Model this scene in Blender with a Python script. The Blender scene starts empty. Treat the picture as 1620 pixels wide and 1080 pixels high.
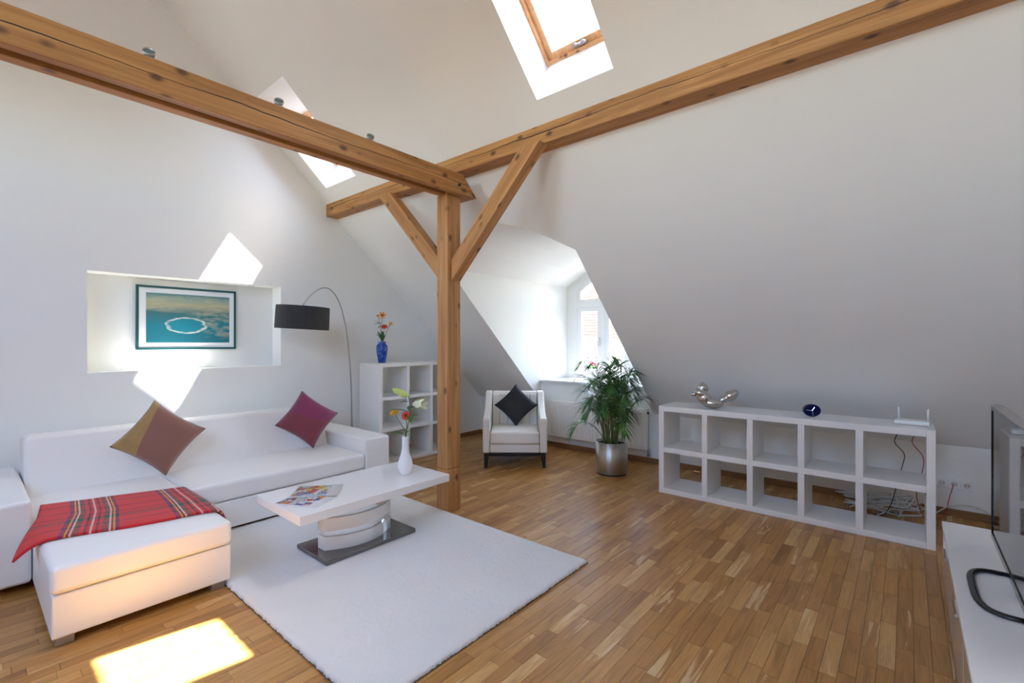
import bpy, bmesh, math, random
from mathutils import Vector, Matrix, Euler, geometry, noise

# ------------------------------------------------------------------ camera, light, exposure
SC = bpy.context.scene
C = SC.collection
R = math.radians
H = 1.36                      # camera height
YAW = R(49.77)
cam_d = bpy.data.cameras.new('camera')
cam_d.sensor_width = 36.0
cam_d.lens = 740.0 / 1620.0 * 36.0
cam_d.clip_start = 0.02
cam_d.clip_end = 400
cam = bpy.data.objects.new('camera', cam_d)
cam.location = (0, 0, H)
cam.rotation_euler = (R(90), 0, -YAW)
C.objects.link(cam)
SC.camera = cam

SUN_DIR = Vector((-0.53, 0.235, -1.0)).normalized()
world = bpy.data.worlds.new('world')
SC.world = world
world.use_nodes = True
wn = world.node_tree
for n in list(wn.nodes):
    wn.nodes.remove(n)
w_out = wn.nodes.new('ShaderNodeOutputWorld')
w_bg = wn.nodes.new('ShaderNodeBackground')
w_sky = wn.nodes.new('ShaderNodeTexSky')
w_sky.sky_type = 'NISHITA'
w_sky.sun_disc = False
w_sky.sun_elevation = math.asin(-SUN_DIR.z)
w_sky.sun_rotation = math.atan2(-SUN_DIR.x, -SUN_DIR.y)
w_sky.air_density = 1.0
w_sky.dust_density = 1.5
w_sky.ozone_density = 1.0
w_bg.inputs['Strength'].default_value = 0.64
wn.links.new(w_sky.outputs[0], w_bg.inputs['Color'])
wn.links.new(w_bg.outputs[0], w_out.inputs['Surface'])

sun_d = bpy.data.lights.new('sun', 'SUN')
sun_d.energy = 12.0
sun_d.angle = R(0.6)
sun_d.color = (1.0, 0.96, 0.89)
sun = bpy.data.objects.new('sun', sun_d)
sun.rotation_euler = SUN_DIR.to_track_quat('-Z', 'Y').to_euler()
sun.location = (12, -6, 20)
C.objects.link(sun)

SC.view_settings.view_transform = 'Standard'
SC.view_settings.look = 'None'
SC.view_settings.gamma = 1.0
SC.view_settings.use_curve_mapping = False
SC.view_settings.exposure = 2.85
SC.cycles.use_denoising = True
SC.cycles.max_bounces = 14
SC.cycles.diffuse_bounces = 10
SC.cycles.glossy_bounces = 5
SC.cycles.transparent_max_bounces = 12
SC.cycles.sample_clamp_indirect = 6.0
SC.cycles.caustics_reflective = False
SC.cycles.caustics_refractive = False

# ------------------------------------------------------------------ room constants (metres; X along the picture wall, Y along the knee wall)
YL = 4.85        # picture wall
YR = -1.40       # wall behind the television
XK = 5.0         # knee wall
ZK = 0.55
T = 0.954        # tangent of the roof pitch
XR = 0.30        # ridge
XO = XR - (XK - XR)
def zs(x):
    return ZK + T * (XK - x)
def xs(z):
    return XK - (z - ZK) / T
ZR = zs(XR)
NX, NZ = T / math.hypot(1, T), 1 / math.hypot(1, T)   # outward normal of the roof

def portal(loc, direction, sx, sy):
    d = bpy.data.lights.new('daylight_portal', 'AREA')
    d.shape = 'RECTANGLE'
    d.size = sx
    d.size_y = sy
    d.cycles.is_portal = True
    o = bpy.data.objects.new('daylight_portal', d)
    o.location = loc
    dv = Vector(direction)
    # local x of the lamp lies along world Y
    z = -dv.normalized()
    x = Vector((0, 1, 0))
    y = z.cross(x).normalized()
    x = y.cross(z)
    o.rotation_euler = Matrix((x, y, z)).transposed().to_euler()
    C.objects.link(o)

# ------------------------------------------------------------------ node helpers
def new_mat(name):
    m = bpy.data.materials.new(name)
    m.use_nodes = True
    nt = m.node_tree
    for n in list(nt.nodes):
        nt.nodes.remove(n)
    out = nt.nodes.new('ShaderNodeOutputMaterial')
    b = nt.nodes.new('ShaderNodeBsdfPrincipled')
    nt.links.new(b.outputs[0], out.inputs[0])
    return m, nt, b

def nd(nt, t, **kw):
    n = nt.nodes.new(t)
    for k, v in kw.items():
        if k in n.inputs.keys() if isinstance(k, str) else False:
            n.inputs[k].default_value = v
        else:
            setattr(n, k, v)
    return n

def ln(nt, a, b):
    nt.links.new(a, b)

def ramp(nt, fac, stops, interp='LINEAR'):
    r = nt.nodes.new('ShaderNodeValToRGB')
    r.color_ramp.interpolation = interp
    el = r.color_ramp.elements
    while len(el) > 1:
        el.remove(el[-1])
    el[0].position = stops[0][0]
    el[0].color = (*stops[0][1], 1)
    for p, c in stops[1:]:
        e = el.new(p)
        e.color = (*c, 1)
    if fac is not None:
        nt.links.new(fac, r.inputs[0])
    return r.outputs[0]

def math_n(nt, op, a, b=None, c=None):
    n = nt.nodes.new('ShaderNodeMath')
    n.operation = op
    for i, v in enumerate((a, b, c)):
        if v is None:
            continue
        if isinstance(v, (int, float)):
            n.inputs[i].default_value = v
        else:
            nt.links.new(v, n.inputs[i])
    return n.outputs[0]

def mixc(nt, fac, a, b, mode='MIX'):
    n = nt.nodes.new('ShaderNodeMix')
    n.data_type = 'RGBA'
    n.blend_type = mode
    for sock, v in ((n.inputs[0], fac), (n.inputs[6], a), (n.inputs[7], b)):
        if isinstance(v, (int, float)):
            sock.default_value = v
        elif isinstance(v, tuple):
            sock.default_value = (*v, 1) if len(v) == 3 else v
        else:
            nt.links.new(v, sock)
    return n.outputs[2]

def tex_coord(nt, kind='Object', scale=(1, 1, 1), loc=(0, 0, 0), rot=(0, 0, 0)):
    tc = nt.nodes.new('ShaderNodeTexCoord')
    mp = nt.nodes.new('ShaderNodeMapping')
    mp.inputs['Scale'].default_value = scale
    mp.inputs['Location'].default_value = loc
    mp.inputs['Rotation'].default_value = rot
    nt.links.new(tc.outputs[kind], mp.inputs[0])
    return mp.outputs[0]

def noise_n(nt, vec, scale=5, detail=3, rough=0.5, dist=0.0):
    n = nt.nodes.new('ShaderNodeTexNoise')
    n.inputs['Scale'].default_value = scale
    n.inputs['Detail'].default_value = detail
    n.inputs['Roughness'].default_value = rough
    n.inputs['Distortion'].default_value = dist
    if vec is not None:
        nt.links.new(vec, n.inputs['Vector'])
    return n.outputs[0]

def bump(nt, b, height, strength=0.2, dist=0.01):
    n = nt.nodes.new('ShaderNodeBump')
    n.inputs['Strength'].default_value = strength
    n.inputs['Distance'].default_value = dist
    nt.links.new(height, n.inputs['Height'])
    nt.links.new(n.outputs[0], b.inputs['Normal'])

def plain(name, col, rough=0.5, metal=0.0, bump_scale=0, bump_str=0.1, vary=0.0, coat=0.0, spec=None):
    m, nt, b = new_mat(name)
    b.inputs['Base Color'].default_value = (*col, 1)
    b.inputs['Roughness'].default_value = rough
    b.inputs['Metallic'].default_value = metal
    if coat:
        b.inputs['Coat Weight'].default_value = coat
        b.inputs['Coat Roughness'].default_value = 0.05
    if spec is not None:
        b.inputs['Specular IOR Level'].default_value = spec
    v = tex_coord(nt)
    if vary:
        nz = noise_n(nt, v, 3.0, 4)
        c = mixc(nt, nz, tuple(x * (1 - vary) for x in col), tuple(min(1, x * (1 + vary)) for x in col))
        ln(nt, c, b.inputs['Base Color'])
    if bump_scale:
        bump(nt, b, noise_n(nt, v, bump_scale, 4), bump_str, 0.004)
    return m

M = {}
M['paint'] = plain('white_paint', (0.835, 0.845, 0.825), 0.85, bump_scale=60, bump_str=0.04)
M['lining'] = plain('white_lining', (0.86, 0.86, 0.86), 0.6, bump_scale=80, bump_str=0.02)
M['lacquer'] = plain('white_lacquer', (0.80, 0.79, 0.77), 0.32, bump_scale=25, bump_str=0.01)
M['gloss_white'] = plain('gloss_white', (0.84, 0.84, 0.84), 0.12, coat=0.4, bump_scale=8, bump_str=0.006)
M['leather'] = plain('white_leather', (0.84, 0.835, 0.82), 0.42, bump_scale=220, bump_str=0.10)
M['leather_warm'] = plain('ivory_leather', (0.82, 0.80, 0.76), 0.45, bump_scale=220, bump_str=0.10)
M['black'] = plain('black_plastic', (0.012, 0.012, 0.013), 0.35, bump_scale=60, bump_str=0.02)
M['black_gloss'] = plain('black_gloss', (0.006, 0.006, 0.007), 0.08, bump_scale=3, bump_str=0.002)
M['dark_wood'] = plain('black_stained_wood', (0.012, 0.010, 0.009), 0.4, bump_scale=40, bump_str=0.05)
M['chrome'] = plain('chrome', (0.82, 0.82, 0.83), 0.08, 1.0, bump_scale=4, bump_str=0.004)
M['plate_steel'] = plain('dark_polished_steel', (0.23, 0.225, 0.22), 0.16, 1.0, bump_scale=6, bump_str=0.004)
M['grey_metal'] = plain('grey_metal', (0.42, 0.41, 0.40), 0.4, 0.9, vary=0.05)
M['silver'] = plain('antique_silver', (0.55, 0.52, 0.48), 0.22, 1.0, bump_scale=30, bump_str=0.06, vary=0.12)
M['radiator'] = plain('radiator_enamel', (0.83, 0.82, 0.79), 0.35, bump_scale=40, bump_str=0.01)
M['soil'] = plain('potting_soil', (0.02, 0.015, 0.012), 0.95, bump_scale=90, bump_str=0.8, vary=0.3)
M['ceramic'] = plain('white_ceramic', (0.85, 0.84, 0.85), 0.25, bump_scale=30, bump_str=0.01)
M['shade'] = plain('black_lampshade', (0.022, 0.022, 0.026), 0.75, bump_scale=300, bump_str=0.2)
M['plastic_white'] = plain('white_plastic', (0.82, 0.82, 0.80), 0.35, bump_scale=50, bump_str=0.01)
M['cable_grey'] = plain('pale_grey_cable', (0.62, 0.60, 0.56), 0.5, bump_scale=50, bump_str=0.02)
M['cable_black'] = plain('black_cable', (0.015, 0.015, 0.015), 0.5, bump_scale=50, bump_str=0.02)
M['cable_red'] = plain('red_cable', (0.45, 0.03, 0.03), 0.5, bump_scale=50, bump_str=0.02)
M['stem'] = plain('green_stem', (0.09, 0.20, 0.035), 0.5, bump_scale=50, bump_str=0.05, vary=0.2)
M['leaf'] = plain('flower_leaf', (0.05, 0.16, 0.03), 0.45, bump_scale=50, bump_str=0.05, vary=0.25)
M['orange_petal'] = plain('orange_petal', (0.85, 0.25, 0.02), 0.6, bump_scale=80, bump_str=0.1, vary=0.2)
M['yellow_petal'] = plain('yellow_petal', (0.90, 0.46, 0.02), 0.6, bump_scale=80, bump_str=0.1, vary=0.15)
M['red_petal'] = plain('red_petal', (0.66, 0.05, 0.02), 0.6, bump_scale=80, bump_str=0.1, vary=0.2)
M['dark_centre'] = plain('flower_centre', (0.10, 0.04, 0.01), 0.9, bump_scale=200, bump_str=0.6)
M['gold_centre'] = plain('golden_centre', (0.55, 0.30, 0.03), 0.9, bump_scale=200, bump_str=0.6)
M['lily_green'] = plain('green_lily_bud', (0.50, 0.62, 0.16), 0.5, bump_scale=60, bump_str=0.05, vary=0.15)
M['lily_white'] = plain('white_lily', (0.80, 0.84, 0.60), 0.5, bump_scale=60, bump_str=0.05, vary=0.08)
M['teal_frame'] = plain('dark_teal_frame', (0.015, 0.095, 0.105), 0.35, bump_scale=40, bump_str=0.03)
M['mat_board'] = plain('picture_mat', (0.80, 0.83, 0.86), 0.7, bump_scale=200, bump_str=0.02)
M['black_cloth'] = plain('black_cushion_cloth', (0.020, 0.020, 0.023), 0.8, bump_scale=350, bump_str=0.25)
M['spot_glass'] = plain('spot_lens', (0.20, 0.24, 0.22), 0.1, 0.6, bump_scale=30, bump_str=0.05)
M['spot_ring'] = plain('spot_ring', (0.45, 0.45, 0.42), 0.3, 1.0)
M['house_wall'] = plain('far_house_plaster', (0.30, 0.285, 0.26), 0.9, bump_scale=4, bump_str=0.1)
M['roof_tile'] = plain('clay_tile', (0.125, 0.032, 0.012), 0.8, bump_scale=6, bump_str=0.1, vary=0.25)
M['roof_slate'] = plain('grey_roof', (0.07, 0.06, 0.065), 0.7, bump_scale=6, bump_str=0.1, vary=0.2)
M['ground'] = plain('courtyard_ground', (0.30, 0.29, 0.26), 0.95, bump_scale=2, bump_str=0.2, vary=0.2)
M['pink_petal'] = plain('pink_geranium', (0.75, 0.08, 0.14), 0.7, bump_scale=60, bump_str=0.2, vary=0.25)
M['window_white'] = plain('white_window_paint', (0.83, 0.84, 0.85), 0.35, bump_scale=50, bump_str=0.01)
M['sun_spot'] = plain('cream_sun_spot', (0.85, 0.76, 0.58), 0.7, bump_scale=90, bump_str=0.02)  # warm cream that paints a sunlit spot
M['base_wood'] = plain('brown_baseboard', (0.25, 0.125, 0.045), 0.45, bump_scale=30, bump_str=0.05, vary=0.25)
M['rug_backing'] = plain('rug_backing', (0.16, 0.12, 0.08), 0.95, bump_scale=100, bump_str=0.3)

def mat_glass():
    m, nt, b = new_mat('window_glass')
    nt.nodes.remove(b)
    out = [n for n in nt.nodes if n.type == 'OUTPUT_MATERIAL'][0]
    tr = nd(nt, 'ShaderNodeBsdfTransparent')
    tr.inputs[0].default_value = (0.96, 0.98, 0.98, 1)
    gl = nd(nt, 'ShaderNodeBsdfGlossy')
    gl.inputs['Roughness'].default_value = 0.02
    fr = nd(nt, 'ShaderNodeFresnel')
    fr.inputs[0].default_value = 1.45
    mx = nd(nt, 'ShaderNodeMixShader')
    ln(nt, math_n(nt, 'MULTIPLY', fr.outputs[0], 0.6), mx.inputs[0])
    ln(nt, tr.outputs[0], mx.inputs[1])
    ln(nt, gl.outputs[0], mx.inputs[2])
    ln(nt, mx.outputs[0], out.inputs[0])
    return m
M['glass'] = mat_glass()

def mat_timber(name, axis, light=(0.52, 0.255, 0.075), dark=(0.27, 0.105, 0.024), crack=0.0, seed=0.0):
    """old spruce: grain stretched along one local axis, knots, one drying crack"""
    m, nt, b = new_mat(name)
    sc = [9.0, 9.0, 9.0]
    sc[axis] = 0.55
    v = tex_coord(nt, 'Object', tuple(sc), (seed, seed * 0.7, seed * 1.3))
    g1 = noise_n(nt, v, 2.2, 6, 0.6, 0.6)
    sc2 = [60.0, 60.0, 60.0]
    sc2[axis] = 1.6
    v2 = tex_coord(nt, 'Object', tuple(sc2), (seed, seed, seed))
    g2 = noise_n(nt, v2, 1.0, 3, 0.6)
    f = math_n(nt, 'MULTIPLY_ADD', g2, 0.35, math_n(nt, 'MULTIPLY', g1, 0.75))
    col = ramp(nt, f, [(0.33, dark), (0.52, tuple((a + c) / 2 for a, c in zip(light, dark))), (0.66, light), (0.8, tuple(min(1, a * 1.15) for a in light))])
    # knots
    sck = [10.0, 10.0, 10.0]
    sck[axis] = 6.0
    vk = tex_coord(nt, 'Object', tuple(sck), (seed * 2.1, seed, seed * 0.3))
    vo = nd(nt, 'ShaderNodeTexVoronoi')
    vo.inputs['Scale'].default_value = 1.0
    ln(nt, vk, vo.inputs['Vector'])
    kn = ramp(nt, vo.outputs['Distance'], [(0.09, (1, 1, 1)), (0.23, (0, 0, 0))])
    sepc = nd(nt, 'ShaderNodeSeparateColor')
    ln(nt, vo.outputs['Color'], sepc.inputs[0])
    has = math_n(nt, 'GREATER_THAN', sepc.outputs[0], 0.12)
    kf = math_n(nt, 'MULTIPLY', math_n(nt, 'MULTIPLY', kn, has), 0.85)
    col = mixc(nt, kf, col, (0.075, 0.028, 0.010))
    if crack:
        tc = nd(nt, 'ShaderNodeTexCoord')
        sep = nd(nt, 'ShaderNodeSeparateXYZ')
        ln(nt, tc.outputs['Object'], sep.inputs[0])
        along = sep.outputs[axis]
        comb = nd(nt, 'ShaderNodeCombineXYZ')
        ln(nt, along, comb.inputs[0])
        wob = noise_n(nt, comb.outputs[0], 1.3, 5, 0.6)
        wid = noise_n(nt, comb.outputs[0], 0.8, 2, 0.5)
        z = sep.outputs[2]
        off = math_n(nt, 'SUBTRACT', math_n(nt, 'SUBTRACT', z, crack), math_n(nt, 'MULTIPLY', math_n(nt, 'SUBTRACT', wob, 0.5), 0.06))
        dist = math_n(nt, 'ABSOLUTE', off)
        wv = math_n(nt, 'MULTIPLY', math_n(nt, 'SUBTRACT', wid, 0.33), 0.013)
        line = math_n(nt, 'LESS_THAN', dist, wv)
        col = mixc(nt, line, col, (0.02, 0.008, 0.003))
    ln(nt, col, b.inputs['Base Color'])
    b.inputs['Roughness'].default_value = 0.55
    bump(nt, b, g2, 0.25, 0.003)
    return m
M['timber_x'] = mat_timber('spruce_along_x', 0, crack=0.085, seed=1.3)
M['timber_xr'] = mat_timber('spruce_along_x_rear', 0, seed=4.4)
M['timber_y'] = mat_timber('spruce_along_y', 1, light=(0.55, 0.28, 0.09), crack=2.80, seed=2.7)
M['timber_z'] = mat_timber('spruce_along_z', 2, light=(0.56, 0.285, 0.105), dark=(0.31, 0.125, 0.034), seed=5.1)
M['pine'] = mat_timber('pine_sash', 0, light=(0.70, 0.42, 0.20), dark=(0.52, 0.27, 0.10), seed=7.7)

def mat_parquet():
    m, nt, b = new_mat('oak_parquet')
    at = nd(nt, 'ShaderNodeAttribute')
    at.attribute_name = 'tone'
    sep = nd(nt, 'ShaderNodeSeparateColor')
    ln(nt, at.outputs['Color'], sep.inputs[0])
    tone, shift, sap = sep.outputs[0], sep.outputs[1], sep.outputs[2]
    tc = nd(nt, 'ShaderNodeTexCoord')
    comb = nd(nt, 'ShaderNodeCombineXYZ')
    ln(nt, math_n(nt, 'MULTIPLY', shift, 37.0), comb.inputs[0])
    ln(nt, math_n(nt, 'MULTIPLY', shift, 53.0), comb.inputs[1])
    ln(nt, math_n(nt, 'MULTIPLY', shift, 91.0), comb.inputs[2])
    va = nd(nt, 'ShaderNodeVectorMath')
    ln(nt, tc.outputs['Object'], va.inputs[0])
    ln(nt, comb.outputs[0], va.inputs[1])
    mp = nd(nt, 'ShaderNodeMapping')
    mp.inputs['Scale'].default_value = (2.2, 22, 22)
    ln(nt, va.outputs[0], mp.inputs[0])
    g1 = noise_n(nt, mp.outputs[0], 1.0, 5, 0.6, 0.9)
    mp2 = nd(nt, 'ShaderNodeMapping')
    mp2.inputs['Scale'].default_value = (7, 190, 190)
    ln(nt, va.outputs[0], mp2.inputs[0])
    g2 = noise_n(nt, mp2.outputs[0], 1.0, 3, 0.6)
    base = ramp(nt, tone, [(0.0, (0.33, 0.145, 0.032)), (0.35, (0.42, 0.20, 0.05)), (0.7, (0.51, 0.265, 0.078)), (1.0, (0.62, 0.37, 0.14))])
    gr = ramp(nt, g1, [(0.3, (0.70, 0.66, 0.60)), (0.5, (1.0, 1.0, 1.0)), (0.75, (1.12, 1.14, 1.18))])
    col = mixc(nt, 1.0, base, gr, 'MULTIPLY')
    fine = ramp(nt, g2, [(0.3, (0.82, 0.80, 0.76)), (0.55, (1.03, 1.03, 1.03))])
    col = mixc(nt, 1.0, col, fine, 'MULTIPLY')
    # pale sapwood streak on some strips
    sw = math_n(nt, 'MULTIPLY', math_n(nt, 'GREATER_THAN', sap, 0.82), ramp(nt, g1, [(0.54, (0, 0, 0)), (0.60, (1, 1, 1))]))
    col = mixc(nt, math_n(nt, 'MULTIPLY', sw, 0.8), col, (0.68, 0.47, 0.25))
    ln(nt, col, b.inputs['Base Color'])
    ln(nt, ramp(nt, g2, [(0.3, (0.40, 0.40, 0.40)), (0.7, (0.30, 0.30, 0.30))]), b.inputs['Roughness'])
    bump(nt, b, g2, 0.05, 0.002)
    return m
M['parquet'] = mat_parquet()
M['subfloor'] = plain('dark_floor_joint', (0.13, 0.065, 0.025), 0.8, vary=0.2)

def mat_rug():
    m, nt, b = new_mat('white_rug_pile')
    v = tex_coord(nt)
    n1 = noise_n(nt, v, 2.2, 4, 0.6)
    n2 = noise_n(nt, v, 260, 2, 0.6)
    col = mixc(nt, n1, (0.70, 0.69, 0.665), (0.80, 0.795, 0.78))
    ln(nt, col, b.inputs['Base Color'])
    b.inputs['Roughness'].default_value = 0.95
    b.inputs['Sheen Weight'].default_value = 0.3
    bump(nt, b, n2, 0.6, 0.006)
    return m
M['rug'] = mat_rug()

def mat_brushed():
    m, nt, b = new_mat('brushed_steel')
    tc = nd(nt, 'ShaderNodeTexCoord')
    sep = nd(nt, 'ShaderNodeSeparateXYZ')
    ln(nt, tc.outputs['Object'], sep.inputs[0])
    comb = nd(nt, 'ShaderNodeCombineXYZ')
    ln(nt, math_n(nt, 'MULTIPLY', sep.outputs[2], 420.0), comb.inputs[2])
    ln(nt, math_n(nt, 'MULTIPLY', sep.outputs[0], 3.0), comb.inputs[0])
    ln(nt, math_n(nt, 'MULTIPLY', sep.outputs[1], 3.0), comb.inputs[1])
    g = noise_n(nt, comb.outputs[0], 1.0, 2)
    b.inputs['Base Color'].default_value = (0.60, 0.575, 0.545, 1)
    b.inputs['Metallic'].default_value = 1.0
    b.inputs['Anisotropic'].default_value = 0.85
    b.inputs['Anisotropic Rotation'].default_value = 0.25
    tg = nd(nt, 'ShaderNodeTangent')
    tg.direction_type = 'RADIAL'
    tg.axis = 'Z'
    ln(nt, tg.outputs[0], b.inputs['Tangent'])
    ln(nt, ramp(nt, g, [(0.3, (0.34, 0.34, 0.34)), (0.7, (0.44, 0.44, 0.44))]), b.inputs['Roughness'])
    bump(nt, b, g, 0.04, 0.002)
    return m
M['brushed'] = mat_brushed()

def mat_tartan():
    m, nt, b = new_mat('red_tartan_wool')
    tc = nd(nt, 'ShaderNodeTexCoord')
    sep = nd(nt, 'ShaderNodeSeparateXYZ')
    ln(nt, tc.outputs['UV'], sep.inputs[0])
    red, dk, gr, ye, wh, bl = (0.62, 0.018, 0.022), (0.018, 0.014, 0.016), (0.02, 0.075, 0.055), (0.72, 0.42, 0.04), (0.75, 0.68, 0.62), (0.035, 0.02, 0.12)
    fu = math_n(nt, 'FRACT', math_n(nt, 'ADD', math_n(nt, 'MULTIPLY', sep.outputs[0], 1.887), 0.18))
    wide = [(0.0, red), (0.50, bl), (0.545, ye), (0.565, dk), (0.585, wh), (0.605, gr), (0.66, red), (0.695, dk), (0.72, red), (0.745, wh),
            (0.765, red), (0.79, dk), (0.815, red), (0.845, gr), (0.90, wh), (0.918, dk), (0.935, ye), (0.955, bl), (0.99, red)]
    cu = ramp(nt, fu, wide, 'CONSTANT')
    fv = math_n(nt, 'FRACT', math_n(nt, 'ADD', math_n(nt, 'MULTIPLY', sep.outputs[1], 1.0), 0.0))
    cv = ramp(nt, fv, [(0.0, red), (0.16, dk), (0.185, red), (0.30, gr), (0.36, dk), (0.385, red), (0.44, dk), (0.465, red), (0.60, dk), (0.625, red),
                       (0.80, dk), (0.83, red), (0.93, dk), (0.96, red)], 'CONSTANT')
    vt = tex_coord(nt, 'UV', (260, 260, 260))
    chk = nd(nt, 'ShaderNodeTexChecker')
    chk.inputs['Scale'].default_value = 1.0
    ln(nt, vt, chk.inputs['Vector'])
    col = mixc(nt, math_n(nt, 'MULTIPLY_ADD', chk.outputs['Fac'], 0.24, 0.28), cu, cv)
    ln(nt, col, b.inputs['Base Color'])
    b.inputs['Roughness'].default_value = 0.92
    b.inputs['Sheen Weight'].default_value = 0.15
    bump(nt, b, noise_n(nt, tex_coord(nt), 500, 2), 0.35, 0.002)
    return m
M['tartan'] = mat_tartan()

def mat_two_tone(name, ca, cb, angle, edge, weave, offset=0.0):
    """cushion cover sewn from two cloths, the join runs across the face"""
    m, nt, b = new_mat(name)
    tc = nd(nt, 'ShaderNodeTexCoord')
    sep = nd(nt, 'ShaderNodeSeparateXYZ')
    ln(nt, tc.outputs['UV'], sep.inputs[0])
    d = math_n(nt, 'ADD', math_n(nt, 'MULTIPLY', sep.outputs[0], math.cos(angle)), math_n(nt, 'MULTIPLY', sep.outputs[1], math.sin(angle)))
    f = ramp(nt, math_n(nt, 'SUBTRACT', d, offset), [(edge - 0.004, (0, 0, 0)), (edge + 0.004, (1, 1, 1))])
    chk = nd(nt, 'ShaderNodeTexChecker')
    chk.inputs['Scale'].default_value = weave
    ln(nt, tc.outputs['UV'], chk.inputs['Vector'])
    nz = noise_n(nt, tex_coord(nt, 'UV'), 9, 3)
    cbv = mixc(nt, math_n(nt, 'MULTIPLY', chk.outputs['Fac'], 0.6), cb, tuple(min(1, x * 1.35 + 0.015) for x in cb))
    cav = mixc(nt, nz, tuple(x * 0.8 for x in ca), tuple(x * 1.2 for x in ca))
    ln(nt, mixc(nt, f, cav, cbv), b.inputs['Base Color'])
    b.inputs['Roughness'].default_value = 0.6
    b.inputs['Sheen Weight'].default_value = 0.25
    bump(nt, b, noise_n(nt, tex_coord(nt), 300, 2), 0.2, 0.002)
    return m
M['gold_cushion'] = mat_two_tone('gold_and_brown_cloth', (0.36, 0.215, 0.065), (0.23, 0.095, 0.066), R(-73), 0.40, 60, -0.956)
M['plum_cushion'] = mat_two_tone('plum_cloth', (0.20, 0.026, 0.045), (0.20, 0.018, 0.075), R(16.7), 0.622, 160)

def mat_picture():
    m, nt, b = new_mat('seascape_print')
    tc = nd(nt, 'ShaderNodeTexCoord')
    sep = nd(nt, 'ShaderNodeSeparateXYZ')
    ln(nt, tc.outputs['UV'], sep.inputs[0])
    u, v = sep.outputs[0], sep.outputs[1]
    n1 = noise_n(nt, tex_coord(nt, 'UV', (3, 9, 1)), 1.0, 6, 0.6)
    n2 = noise_n(nt, tex_coord(nt, 'UV', (6, 14, 1), (3, 1, 0)), 1.0, 6, 0.65)
    sea = ramp(nt, v, [(0.0, (0.02, 0.16, 0.22)), (0.35, (0.02, 0.22, 0.29)), (0.62, (0.06, 0.19, 0.21)), (0.70, (0.28, 0.34, 0.27)), (0.78, (0.46, 0.44, 0.27)), (0.90, (0.30, 0.40, 0.33)), (1.0, (0.06, 0.22, 0.25))])
    cl = ramp(nt, n1, [(0.45, (0, 0, 0)), (0.62, (1, 1, 1))])
    band = ramp(nt, v, [(0.60, (0, 0, 0)), (0.70, (1, 1, 1)), (0.95, (0.6, 0.6, 0.6)), (1.0, (0, 0, 0))])
    col = mixc(nt, math_n(nt, 'MULTIPLY', math_n(nt, 'MULTIPLY', cl, band), 0.6), sea, (0.58, 0.54, 0.36))
    # pale surf and sand in the right half
    land = math_n(nt, 'MULTIPLY', ramp(nt, n2, [(0.44, (0, 0, 0)), (0.58, (1, 1, 1))]), ramp(nt, math_n(nt, 'ADD', u, math_n(nt, 'MULTIPLY', v, 0.5)), [(0.72, (0, 0, 0)), (0.95, (1, 1, 1))]))
    landb = math_n(nt, 'MULTIPLY', land, ramp(nt, v, [(0.05, (0, 0, 0)), (0.2, (1, 1, 1)), (0.62, (1, 1, 1)), (0.7, (0, 0, 0))]))
    col = mixc(nt, math_n(nt, 'MULTIPLY', landb, 0.75), col, (0.42, 0.44, 0.34))
    # lagoon inside an irregular surf ring
    du = math_n(nt, 'DIVIDE', math_n(nt, 'SUBTRACT', u, 0.46), 0.25)
    dv = math_n(nt, 'DIVIDE', math_n(nt, 'SUBTRACT', v, 0.36), 0.17)
    rr = math_n(nt, 'SQRT', math_n(nt, 'ADD', math_n(nt, 'MULTIPLY', du, du), math_n(nt, 'MULTIPLY', dv, dv)))
    rr = math_n(nt, 'ADD', rr, math_n(nt, 'MULTIPLY', math_n(nt, 'SUBTRACT', n2, 0.5), 0.5))
    col = mixc(nt, math_n(nt, 'MULTIPLY', ramp(nt, rr, [(0.8, (1, 1, 1)), (0.9, (0, 0, 0))]), 0.8), col, (0.02, 0.27, 0.36))
    ring = ramp(nt, rr, [(0.80, (0, 0, 0)), (0.88, (1, 1, 1)), (0.98, (1, 1, 1)), (1.08, (0, 0, 0))])
    ring = math_n(nt, 'MULTIPLY', ring, ramp(nt, n1, [(0.34, (0.15, 0.15, 0.15)), (0.5, (1, 1, 1))]))
    col = mixc(nt, ring, col, (0.66, 0.74, 0.68))
    ln(nt, col, b.inputs['Base Color'])
    b.inputs['Roughness'].default_value = 0.12
    return m
M['picture'] = mat_picture()

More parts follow.
